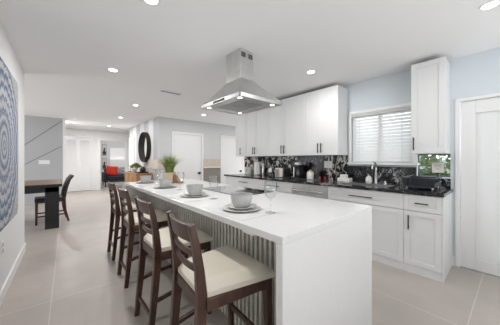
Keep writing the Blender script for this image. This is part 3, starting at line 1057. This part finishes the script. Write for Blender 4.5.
# ------------------------------------------------------------------ island
IX0, IX1, IY0, IY1, IZ = .762, 1.786, .652, 3.74, .92
isl = thing('kitchen_island', 'long white waterfall kitchen island in the middle of the room', 'island', (IX0, IY0, 0))
w_, l_ = IX1 - IX0, IY1 - IY0
MB().box(0, 0, IZ - .037, w_, l_, IZ).box(0, 0, 0, w_, .042, IZ - .037).box(0, l_ - .042, 0, w_, l_, IZ - .037).build('waterfall_top', 'quartz', isl, .003)
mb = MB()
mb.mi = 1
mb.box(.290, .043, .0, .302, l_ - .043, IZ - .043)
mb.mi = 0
y = .050
while y < l_ - .08:
    mb.box(.272, y, .0, .291, y + .025, IZ - .043)
    y += .046
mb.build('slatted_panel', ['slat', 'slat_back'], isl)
MB().box(.303, .043, .085, w_ - .022, l_ - .043, IZ - .043).box(.303, .043, 0, w_ - .09, l_ - .043, .085).build('carcass', 'cab', isl)
n = 5
dw = (l_ - .086) / n
for k in range(n):
    y0 = .043 + k * dw
    mb = MB()
    shaker(mb, y0 + .002, y0 + dw - .002, .09, IZ - .05, 0)
    # doors of the working side face +X: mirror
    mb.v = [(w_ - x - .001, y_, z_) for x, y_, z_ in mb.v]
    mb.build('door', 'cab', isl, .0015)
MB().box(.006, .20, IZ - .05, .03, .30, IZ - .0375).build('outlet_strip', 'white', isl, .003)

# cooktop
ck = thing('cooktop', 'black glass cooktop set in the island below the hood', 'cooktop', (1.29, 1.62, IZ))
MB().box(0, 0, .0005, .45, .78, .006).build('glass', 'black_glass', ck, .002)
mb = MB()
for cx, cy, r_ in ((.13, .18, .08), (.32, .18, .10), (.13, .60, .10), (.32, .60, .08)):
    mb.lathe([(r_ - .003, .0062), (r_, .0062), (r_, .0066), (r_ - .003, .0066)], cx, cy, 40, True)
mb.build('burner_ring', 'burner', ck)

# range hood
hd = thing('range_hood', 'stainless steel pyramid island hood hanging from the ceiling', 'range hood', (1.582, 1.992, 0))
hx, hy, cx, cy = .295, .37, .097, .132
z0, z1, z2 = 1.868, 1.908, 2.152
mb = MB()
mb.box(-hx, -hy, z0, -hx + .012, hy, z1).box(hx - .012, -hy, z0, hx, hy, z1).box(-hx, -hy, z0, hx, -hy + .012, z1).box(-hx, hy - .012, z0, hx, hy, z1)
mb.build('rim', 'steel', hd, .002)
mb = MB()
ring = []
N_ = 7
for k in range(N_):
    u = k / (N_ - 1)
    s_ = (1 - u) ** 1.12
    ring.append((cx + (hx - cx) * s_, cy + (hy - cy) * s_, z1 + (z2 - z1) * u))
for a, bq, z in ring:
    mb.v += [(-a, -bq, z), (a, -bq, z), (a, bq, z), (-a, bq, z)]
for k in range(N_ - 1):
    for j in range(4):
        j2 = (j + 1) % 4
        mb.f.append((k * 4 + j, k * 4 + j2, k * 4 + 4 + j2, k * 4 + 4 + j))
        mb.m.append(0)
mb.build('canopy', 'steel', hd)
MB().box(-cx, -cy, z2 - .01, cx, cy, CH - .001).build('chimney', 'steel', hd, .002)
mb = MB()
for x in (-.055, .045):
    for k in range(5):
        mb.box(x - .03, -cy - .0015, 2.385 + k * .011, x + .03, -cy, 2.392 + k * .011)
mb.build('vent_slot', 'black', hd)
MB().box(-hx + .012, -hy + .012, z0 + .012, hx - .012, hy - .012, z0 + .02).build('underside_plate', 'steel', hd)
for y in (-.12, .12):
    mb = MB()
    for k in range(9):
        x = -.14 + k * .035
        mb.box(x - .013, y - .11, z0 + .004, x + .013, y + .11, z0 + .012)
    mb.build('baffle_filter', 'steel_dark', hd, .002)
for x in (-.23, .23):
    for y in (-.29, .29):
        o = MB().lathe([(.0245, z0 + .006), (.034, z0 + .006), (.034, z0 + .012), (.0245, z0 + .012)], x, y, 24, True).build('lamp_ring', 'chrome', hd, smooth=True)
        MB().lathe([(0, z0 + .0075), (.024, z0 + .0075), (.024, z0 + .0118)], x, y, 24).build('bulb', 'hoodlamp', o)
MB().box(-hx - .0015, -.12, z0 + .008, -hx, .10, z1 - .008).build('control_panel', 'black_glass', hd)

# ------------------------------------------------------------------ stools
def make_stool(label):
    t = thing('counter_stool', label, 'stool', (0, 0, 0), 0, 'counter stools along the island')
    # front is +X; posts in the plane y = +-.19 (back) and +-.20 (front)
    for s in (-1, 1):
        y = s * .166
        pts = [(-.250, y, 0), (-.225, y, .25), (-.202, y, .52), (-.200, y, .62), (-.210, y, .74), (-.228, y, .86), (-.252, y, .965)]
        MB().bar(pts, [.032, .036, .04, .04, .036, .034, .030], [.036, .042, .05, .05, .042, .036, .028]).build('rear_leg', 'stoolwood', t, .004)
    for s in (-1, 1):
        y = s * .205
        MB().bar([(.205, y, 0), (.195, y, .3), (.185, y, .60)], [.030, .036, .042], [.030, .036, .042]).build('front_leg', 'stoolwood', t, .004)
    mb = MB()
    mb.hexa([(-.185, -.200, .548), (.18, -.225, .548), (.18, -.203, .548), (-.185, -.178, .548), (-.185, -.200, .605), (.18, -.225, .605), (.18, -.203, .605), (-.185, -.178, .605)])
    mb.hexa([(-.185, .178, .548), (.18, .203, .548), (.18, .225, .548), (-.185, .200, .548), (-.185, .178, .605), (.18, .203, .605), (.18, .225, .605), (-.185, .200, .605)])
    mb.box(.172, -.185, .548, .194, .185, .605).box(-.215, -.17, .548, -.195, .17, .605)
    mb.build('seat_frame', 'stoolwood', t, .003)
    # cushion: trapezoid, softly domed
    mb = MB()
    nx, ny = 10, 10
    for side in (0, 1):
        for i in range(nx + 1):
            for j in range(ny + 1):
                u, v = i / nx, j / ny
                x = -.205 + .425 * u
                half = .180 + .062 * u
                if u < .08:
                    half -= .004
                y = (2 * v - 1) * half
                eu = min(u, 1 - u) * .425
                ev = min(v, 1 - v) * 2 * half
                e_ = max(0.0, 1 - min(eu, ev) / .045)
                zt_ = .667 - .034 * e_ ** 2
                mb.v.append((x, y, zt_ if side else .606))
    row = ny + 1
    off = (nx + 1) * row
    for i in range(nx):
        for j in range(ny):
            a = i * row + j
            mb.f.append((off + a, off + a + row, off + a + row + 1, off + a + 1))
            mb.f.append((a, a + 1, a + row + 1, a + row))
    for i in range(nx):
        for j in (0, ny):
            a = i * row + j
            mb.f.append((a, a + row, off + a + row, off + a))
    for j in range(ny):
        for i in (0, nx):
            a = i * row + j
            mb.f.append((a, a + 1, off + a + 1, off + a))
    mb.m = [0] * len(mb.f)
    mb.build('seat_cushion', 'cream', t, smooth=True)

    def rail(zc, hgt, xc, bow, name, thick=.018):
        pts, N2 = [], 9
        q = MB()
        rows = []
        for k in range(N2):
            v = -1 + 2 * k / (N2 - 1)
            y = v * .153
            bx = xc - bow * (1 - v * v)
            lean = .20
            rows.append([(bx - thick / 2 + lean * hgt / 2, y, zc - hgt / 2), (bx + thick / 2 + lean * hgt / 2, y, zc - hgt / 2),
                         (bx + thick / 2 - lean * hgt / 2, y, zc + hgt / 2), (bx - thick / 2 - lean * hgt / 2, y, zc + hgt / 2)])
        for rw in rows:
            q.v += rw
        for k in range(N2 - 1):
            for j in range(4):
                j2 = (j + 1) % 4
                q.f.append((k * 4 + j, k * 4 + j2, k * 4 + 4 + j2, k * 4 + 4 + j))
        q.f.append((3, 2, 1, 0))
        e2 = (N2 - 1) * 4
        q.f.append((e2, e2 + 1, e2 + 2, e2 + 3))
        q.m = [0] * len(q.f)
        return q.build(name, 'stoolwood', t, .003)
    rail(.915, .088, -.236, .022, 'crest_rail', .022)
    rail(.812, .034, -.216, .022, 'back_slat')
    rail(.735, .034, -.206, .020, 'back_slat')
    MB().bar([(-.236, -.175, .15), (-.236, .175, .15)], .03, .018, (0, 0, 1)).build('rear_stretcher', 'stoolwood', t, .003)
    MB().bar([(.197, -.19, .22), (.197, .19, .22)], .034, .02, (0, 0, 1)).build('footrest', 'stoolwood', t, .003)
    for s in (-1, 1):
        MB().bar([(-.222, s * .19, .27), (-.08, s * .194, .295), (.06, s * .199, .295), (.19, s * .203, .27)], .028, .018, (0, 0, 1)).build('side_stretcher', 'stoolwood', t, .003)
    return t


st = make_stool('dark wooden counter stool with cream seat, the nearest in the row')
stools = [(.732, 1.105, -.07, None), (.740, 1.80, .01, 'dark wooden counter stool with cream seat, second nearest in the row'),
          (.765, 2.62, 0, 'dark wooden counter stool with cream seat, third in the row'),
          (.785, 3.40, 0, 'dark wooden counter stool with cream seat, farthest in the row')]
for x, y, a, lab in stools:
    o = st if lab is None else copy_tree(st)
    o.location = (x, y, 0)
    o.rotation_euler = (0, 0, a)
    if lab:
        o['label'] = lab

# ------------------------------------------------------------------ place settings on the island
where = ['nearest place setting', 'second nearest place setting', 'third nearest place setting', 'farthest place setting']
spots = [(.972, 1.205), (.99, 1.935), (1.005, 2.73), (.985, 3.46)]
goff = [(1.05, 1.0), (1.04, 1.68), (1.06, 2.42), (1.07, 3.22)]
bowl = MB().lathe([(0, .006), (.040, .006), (.042, .0), (.052, .0), (.060, .008), (.070, .032), (.0755, .060), (.078, .084), (.0785, .086), (.076, .086), (.073, .060), (.066, .034), (.054, .016), (0, .012)], n=40)
big = MB().lathe([(0, .004), (.08, .004), (.082, 0), (.09, 0), (.098, .004), (.13, .009), (.137, .013), (.136, .0148), (.128, .0125), (.092, .009), (0, .009)], n=48)
small = MB().lathe([(0, .004), (.06, .004), (.062, 0), (.07, 0), (.074, .006), (.100, .014), (.106, .018), (.105, .0195), (.098, .017), (.072, .010), (0, .009)], n=48)
glass = MB().lathe([(0, .0), (.036, .0), (.036, .0015), (.02, .004), (.006, .010), (.0042, .02), (.0038, .075), (.005, .085), (.018, .094), (.034, .112), (.0425, .140), (.0425, .165), (.038, .205), (.0372, .205), (.0415, .165), (.0415, .140), (.033, .114), (.017, .097), (0, .091)], n=32)
first = None
for k, ((x, y), (gx, gy), wl) in enumerate(zip(spots, goff, where)):
    if k == 0:
        pm = MB().box(-.16, -.225, 0, .16, .225, .002).build('placemat', 'mat')
        d1 = big.build('dinner_plate', 'ceramic_rim', smooth=True)
        d2 = small.build('salad_plate', 'ceramic_rim', smooth=True)
        bw = bowl.build('bowl', 'ceramic', smooth=True)
        gl = glass.build('wine_glass', 'glass', smooth=True)
        first = (pm, d1, d2, bw, gl)
        cur = first
    else:
        cur = []
        for o in first:
            c = o.copy()
            COL.objects.link(c)
            cur.append(c)
    pm, d1, d2, bw, gl = cur
    pm.location = (.955, y + .0, IZ + .0003)
    d1.location = (x, y, IZ + .0026)
    d2.location = (x, y, IZ + .0026 + .0095)
    bw.location = (x, y, IZ + .0026 + .019)
    gl.location = (gx, gy, IZ + (.0026 if abs(gy - y) < .26 and gx < 1.15 else .0005))
    tag(pm, 'pale rectangular placemat of the ' + wl, 'placemat', 'placemats on the island')
    tag(d1, 'large grey dinner plate, bottom of the stack at the ' + wl, 'plate', 'dinner plates on the island')
    tag(d2, 'smaller grey plate under the bowl at the ' + wl, 'plate', 'salad plates on the island')
    tag(bw, 'grey ceramic bowl on two plates at the ' + wl, 'bowl', 'bowls on the island')
    tag(gl, 'clear stemmed wine glass beside the ' + wl, 'wine glass', 'wine glasses on the island')

# potted grass
p = thing('potted_grass', 'bushy green ornamental grass in a square pale pot on the island', 'plant', (1.265, 3.28, IZ), -TH)
p.scale = (1.12, 1.12, 1.12)
MB().hexa([(-.06, -.06, .0), (.06, -.06, .0), (.06, .06, .0), (-.06, .06, .0), (-.068, -.068, .14), (.068, -.068, .14), (.068, .068, .14), (-.068, .068, .14)]).build('pot', 'pot', p, .004)
MB().box(-.062, -.062, .138, .062, .062, .143).build('soil', 'soil', p)
mb = MB()
for k in range(420):
    a = random.uniform(0, 2 * PI)
    r0 = random.uniform(0, .05)
    L1 = random.uniform(.13, .29)
    out = random.uniform(.02, .21) * (L1 / .24)
    bx, by = r0 * math.cos(a), r0 * math.sin(a)
    a2 = a + random.uniform(-.5, .5)
    wdt = random.uniform(.003, .0055)
    nx_, ny_ = -math.sin(a2) * wdt, math.cos(a2) * wdt
    pts = []
    for j in range(5):
        u = j / 4
        pts.append((bx + out * u ** 1.8 * math.cos(a2), by + out * u ** 1.8 * math.sin(a2), .14 + L1 * (u - .16 * u * u * (out / .12))))
    for j in range(4):
        w0, w1 = 1 - .2 * j / 1.0 if j < 4 else 0, (1 - .24 * (j + 1)) if j < 3 else .04
        A, B = pts[j], pts[j + 1]
        i = len(mb.v)
        mb.v += [(A[0] - nx_ * w0, A[1] - ny_ * w0, A[2]), (A[0] + nx_ * w0, A[1] + ny_ * w0, A[2]), (B[0] + nx_ * w1, B[1] + ny_ * w1, B[2]), (B[0] - nx_ * w1, B[1] - ny_ * w1, B[2])]
        mb.f.append((i, i + 1, i + 2, i + 3))
        mb.m.append(0)
mb.build('grass_blades', 'leaf', p)
# brown carved wooden piece
mb = MB().prism([(-.055, .0), (.06, .0), (.075, .02), (.03, .035), (-.005, .075), (-.035, .12), (-.05, .13), (-.06, .09)], -.03, .03, 'y')
o = mb.build('wooden_ornament', 'basket', bevel=.006, loc=(1.355, 3.16, IZ + .0005), rot=(0, 0, -TH))
tag(o, 'curved brown wooden ornament to the right of the potted grass', 'ornament')

# ------------------------------------------------------------------ left wall art and outlet
angw = math.atan(.024)
yc = 3.03
t = thing('mandala_art', 'large square blue and white mandala canvas on the left wall', 'wall art', (lx(yc) + .002, yc, 1.40), -angw)
pl = []
hw = .76
rc = .10
for cxq, czq, a0 in ((hw - rc, hw - rc, 0), (-hw + rc, hw - rc, PI / 2), (-hw + rc, -hw + rc, PI), (hw - rc, -hw + rc, 1.5 * PI)):
    for k in range(7):
        a = a0 + k * PI / 12
        pl.append((cxq + rc * math.cos(a), czq + rc * math.sin(a)))
MB().prism(pl, 0.0, .007, 'x').build('canvas', 'mandala', t)
t = thing('wall_outlet', 'white outlet low on the left wall below the mandala', 'outlet', (lx(2.98) + .0008, 2.98, .47), -angw)
MB().box(0, -.036, -.06, .006, .036, .06).build('plate', 'white', t, .002)
mb = MB().box(.006, -.018, .01, .0075, .018, .045).box(.006, -.018, -.045, .0075, .018, -.01)
mb.build('socket', 'paper_grey', t)
# switch plate on the grey wall
t = thing('switch_plate', 'white four-gang switch plate on the grey accent wall', 'switch', (-.272, 8.6, 1.19))
MB().box(-.115, -.008, -.055, .115, -.0005, .055).build('plate', 'white', t, .002)
for k in range(4):
    MB().box(-.09 + k * .048, -.011, -.03, -.06 + k * .048, -.008, .03).build('rocker', 'trim', t, .001)

# ------------------------------------------------------------------ dining table and chairs
t = thing('dining_table', 'black dining table with brown wooden top beyond the left wall', 'table', (0, 0, 0))
MB().box(-1.55, 5.38, .765, .075, 6.72, .812).build('tabletop', 'blackwood', t, .004)
MB().box(-1.52, 5.40, .8122, .055, 6.70, .818).build('wood_inlay', 'tablewood', t, .002)
MB().box(-1.45, 5.43, .67, .02, 5.46, .764).box(-1.45, 6.60, .67, .02, 6.63, .764).box(-.01, 5.49, .67, .02, 6.60, .764).box(-1.45, 5.49, .67, -1.42, 6.60, .764).build('apron', 'blackwood', t)
for x, y in ((-.165, 5.43), (-.165, 6.47), (-1.50, 5.43), (-1.50, 6.47)):
    MB().box(x, y, 0, x + .195, y + .19, .764).build('leg', 'blackwood', t, .004)


def make_dining_chair(label):
    t = thing('dining_chair', label, 'chair', (0, 0, 0), 0, 'dining chairs')
    # front is -X
    for s in (-1, 1):
        MB().bar([(-.21, s * .19, 0), (-.205, s * .19, .43)], [.03, .042], [.03, .042]).build('front_leg', 'redwood', t, .003)
        MB().bar([(.27, s * .18, 0), (.215, s * .18, .25), (.205, s * .18, .46)], [.034, .038, .042], [.034, .04, .042]).build('rear_leg', 'redwood', t, .003)
        MB().bar([(-.205, s * .19, .16), (.235, s * .18, .16)], .028, .018, (0, 0, 1)).build('stretcher', 'redwood', t, .003)
    MB().bar([(.0, -.18, .16), (.0, .18, .16)], .025, .018, (0, 0, 1)).build('cross_stretcher', 'redwood', t, .003)
    MB().box(-.235, -.22, .42, .225, .22, .51).build('seat', 'dleather', t, .025, seg=4)
    pts = [(.20, 0, .47), (.215, 0, .60), (.245, 0, .73), (.285, 0, .85), (.335, 0, .92), (.355, 0, .93)]
    MB().bar(pts, [.40, .43, .44, .44, .43, .42], [.055, .055, .05, .045, .04, .03]).build('backrest', 'dleather', t, .012, seg=3)
    return t


c1 = make_dining_chair('brown leather dining chair with red-brown legs at the right end of the dining table')
c1.location = (-.10, 6.08, 0)
c1.rotation_euler = (0, 0, .06)

# ------------------------------------------------------------------ sideboard, mirror and what stands there
sb = thing('sideboard', 'orange-brown wooden sideboard below the round mirror', 'sideboard', (1.70, 6.84, 0))
sw, sl, sh = .43, 1.42, .865
MB().box(.012, .0, .08, sw, sl, sh - .03).build('body', 'oak', sb, .003)
MB().box(-.012, -.015, sh - .03, sw, sl + .015, sh).build('top', 'oak', sb, .004)
for k in range(3):
    y0 = .01 + k * (sl - .02) / 3
    o = shaker(MB(), y0 + .003, y0 + (sl - .02) / 3 - .003, .09, sh - .035, -.006).build('door', 'oak', sb, .002)
    MB().tube([(-.006, y0 + .05, .5), (-.03, y0 + .05, .5)], .012).build('knob', 'black_metal', o, smooth=True)
for x, y in ((.03, .02), (sw - .08, .02), (.03, sl - .07), (sw - .08, sl - .07)):
    MB().box(x, y, 0, x + .05, y + .05, .08).build('foot', 'oak', sb)

mr = thing('round_mirror', 'round mirror with deep dark frame on the striped wall', 'mirror', (2.15, 7.50, 1.655), 0)
mb = MB().lathe([(.43, .001), (.475, .001), (.480, .06), (.475, .12), (.46, .12), (.43, .03)], n=64, close=True)
mb.v = [(-z, x, y) for x, y, z in mb.v]
mb.build('frame', 'bronze', mr, smooth=True)
mb = MB().lathe([(0, .025), (.44, .025), (.44, .015), (0, .015)], n=64)
mb.v = [(-z, x, y) for x, y, z in mb.v]
mb.build('glass', 'mirror', mr)

# planter with green mound
p = thing('table_plant', 'low bushy green plant in a white pot on the sideboard', 'plant', (1.88, 7.66, sh))
MB().lathe([(.09, 0), (.12, .04), (.13, .11), (.12, .115), (.11, .10), (0, .10)]).build('pot', 'ceramic', p, smooth=True)
mb = MB()
for k in range(500):
    a = random.uniform(0, 2 * PI)
    e_ = random.uniform(0, PI / 2)
    rr = .17 * random.uniform(.5, 1)
    q = Vector((rr * math.cos(e_) * math.cos(a), rr * math.cos(e_) * math.sin(a), .13 + .15 * math.sin(e_) * random.uniform(.6, 1)))
    d1_ = Vector((random.uniform(-1, 1), random.uniform(-1, 1), random.uniform(-.3, 1))).normalized() * .045
    d2_ = d1_.cross(Vector((random.uniform(-1, 1), random.uniform(-1, 1), random.uniform(-1, 1)))).normalized() * .016
    mb.tri(tuple(q - d2_), tuple(q + d2_), tuple(q + d1_))
mb.build('foliage', 'leaf', p)
t = thing('dark_tray', 'dark tray at the near end of the sideboard', 'tray', (1.90, 7.12, sh))
MB().box(-.14, -.20, 0, .14, .20, .012).box(-.14, -.20, .012, -.125, .20, .04).box(.125, -.20, .012, .14, .20, .04).box(-.125, -.20, .012, .125, -.185, .04).box(-.125, .185, .012, .125, .20, .04).build('tray', 'blackwood', t, .002)
t = thing('dark_vase', 'rounded dark vase on the tray on the sideboard', 'vase', (1.92, 7.03, sh + .0125))
MB().lathe([(.04, 0), (.075, .04), (.085, .09), (.06, .14), (.035, .16), (.04, .175), (.03, .172), (.03, .15), (0, .14)]).build('body', 'black', t, smooth=True)
t = thing('white_figurine', 'small white rounded ornament on the tray on the sideboard', 'ornament', (1.86, 7.22, sh + .0125))
MB().lathe([(.05, 0), (.06, .02), (.05, .06), (.03, .085), (.035, .11), (.02, .135), (0, .14)]).build('body', 'white', t, smooth=True)
t = thing('ornament_stand', 'dark slim ornament arm at the far end of the sideboard', 'ornament', (1.82, 8.10, sh))
MB().lathe([(.06, 0), (.06, .012), (.01, .02), (.008, .19)]).build('stand', 'black_metal', t, smooth=True)
MB().tube([(0, .07, .19), (0, -.16, .20)], .012).build('arm', 'black_metal', t, smooth=True)
# ------------------------------------------------------------------ far sitting room
s = thing('armchair', 'navy-black armchair seen through the cased opening', 'armchair', (1.62, 12.0, 0))
MB().box(.12, .0, .20, .95, .75, .33).build('base', 'navy', s, .02)
MB().box(.13, -.02, .33, .94, .62, .47).build('seat_cushion', 'navy', s, .04, seg=3)
MB().box(.10, .62, .20, .97, .82, .82).build('backrest', 'navy', s, .04, seg=3)
MB().box(.0, -.02, .20, .12, .80, .66).build('arm', 'navy', s, .04, seg=3)
MB().box(.95, -.02, .20, 1.07, .80, .66).build('arm', 'navy', s, .04, seg=3)
for x, y in ((.04, .02), (1.0, .02), (.04, .74), (1.0, .74)):
    MB().box(x, y, 0, x + .04, y + .04, .20).build('leg', 'blackwood', s)


def cushion(name, label, m, loc, w_, h_, d_, rot):
    mb = MB()
    n_ = 10
    for side in (-1, 1):
        for i in range(n_ + 1):
            for j in range(n_ + 1):
                u, v = 2 * i / n_ - 1, 2 * j / n_ - 1
                k = ((1 - u ** 4) * (1 - v ** 4)) ** .5
                pin = 1 - .06 * (1 - abs(u)) * (abs(v) > .99) - .06 * (1 - abs(v)) * (abs(u) > .99)
                mb.v.append((u * w_ / 2 * pin, side * d_ / 2 * k, v * h_ / 2 * pin))
    row = n_ + 1
    off = row * row
    for i in range(n_):
        for j in range(n_):
            a = i * row + j
            mb.f.append((a, a + row, a + row + 1, a + 1))
            mb.f.append((off + a, off + a + 1, off + a + row + 1, off + a + row))
    mb.m = [0] * len(mb.f)
    o = mb.build(name, m, smooth=True, loc=loc, rot=rot)
    return tag(o, label, 'cushion', 'cushions on the armchair')


cushion('red_cushion', 'bright red square cushion on the navy armchair', 'red', (1.98, 12.36, .72), .48, .48, .16, (-.30, .12, 0))
cushion('patterned_cushion', 'grey patterned cushion on the navy armchair, right of the red one', 'pattern', (2.42, 12.42, .70), .42, .42, .14, (-.30, 0, 0))
for k, (z, lab) in enumerate(((1.77, 'upper of two dark-figured pictures on the far sitting room wall'), (1.02, 'lower of two dark-figured pictures on the far sitting room wall'))):
    t = thing('framed_picture', lab, 'picture', (1.90, 14.0, z), 0, 'pictures in the far room')
    MB().box(-.10, -.02, -.31, .10, -.001, .31).build('frame', 'black_metal', t)
    MB().box(-.09, -.023, -.30, .09, -.02, .30).build('print', 'art_paper', t)
    MB().prism([(-.07, -.26), (.06, -.27), (.08, -.12), (.03, -.02), (.05, .10), (-.02, .12), (-.04, -.02), (-.08, -.10)], -.025, -.023, 'y').build('figure', 'art_dark', t)
w = thing('window_3', 'bright white shaded window at the end of the far sitting room', 'window', (0, 14.0, 0), kind='structure')
MB().box(2.16, -.03, .30, 2.22, 0, 1.90).box(3.0, -.03, .30, 3.06, 0, 1.90).box(2.22, -.03, 1.84, 3.0, 0, 1.90).box(2.22, -.03, .30, 3.0, 0, .36).build('window_frame', 'trim', w, .003)
MB().box(2.22, -.012, .36, 3.0, -.004, 1.84).build('roller_shade', 'white', w)

# ------------------------------------------------------------------ ceiling fittings
cans = [(.534, 1.75, 'nearest, above the stools'), (.57, 3.467, 'second from near, above the walkway on the left'), (1.32, 5.39, 'between the island end and the mirror'),
        (1.38, 7.26, 'in front of the sideboard'), (.244, 9.28, 'by the grey accent wall corner'), (1.42, 9.39, 'before the cased opening'),
        (2.643, 1.75, 'in front of the wall cabinets'), (2.55, .072, 'top right, nearest the glass door'), (3.0, 5.35, 'in the hall behind the hood')]
proto = None
for x, y, wl in cans:
    if proto is None:
        t = thing('ceiling_light', '', 'ceiling light', (x, y, CH), 0, 'recessed ceiling lights')
        MB().lathe([(.048, -.004), (.064, -.004), (.064, -.0005), (.048, -.0005)], n=36, close=True).build('trim_ring', 'trim', t, smooth=True)
        MB().lathe([(0, -.003), (.0475, -.003), (.0475, -.001), (0, -.001)], n=36).build('lens', 'lamp', t)
        proto = t
    else:
        t = copy_tree(proto)
        t.location = (x, y, CH)
    t['label'] = 'round recessed ceiling light ' + wl
for x, y, e in [(c[0], c[1], 2.3 if c[1] > 9 else .35 if c[1] < 1 else .9 if c[0] > 2.6 else 1.25 if c[0] < .6 else 1.0) for c in cans] + [(4.7, 5.4, .6), (-1.9, 6.4, .4), (2.1, 12.6, 1)]:  # last three are unseen fill lamps, added without fittings
    l = bpy.data.lights.new('downlight_and_fill_beam', 'AREA')
    l.shape = 'DISK'
    l.size = 0.09
    l.energy = LAMP * e
    l.color = (1.0, 0.985, 0.97)
    o = bpy.data.objects.new('downlight_and_fill_beam', l)
    o.location = (x, y, CH - .006)
    COL.objects.link(o)
t = thing('ceiling_vent', 'long white ceiling air vent left of the hood', 'vent', (1.55, 3.95, CH))
MB().box(-.19, -.06, -.008, .19, -.048, -.0005).box(-.19, .048, -.008, .19, .06, -.0005).box(-.19, -.048, -.008, -.178, .048, -.0005).box(.178, -.048, -.008, .19, .048, -.0005).build('frame', 'trim', t, .001)
mb = MB()
for k in range(6):
    y = -.044 + k * .016
    mb.box(-.178, y, -.006, .178, y + .006, -.002)
mb.build('grille', 'paper_grey', t)
t = thing('smoke_detector', 'white round smoke detector on the ceiling behind the hood', 'smoke detector', (2.75, 4.75, CH))
MB().lathe([(.06, -.001), (.06, -.02), (.045, -.034), (0, -.036)]).build('body', 'white', t, smooth=True)
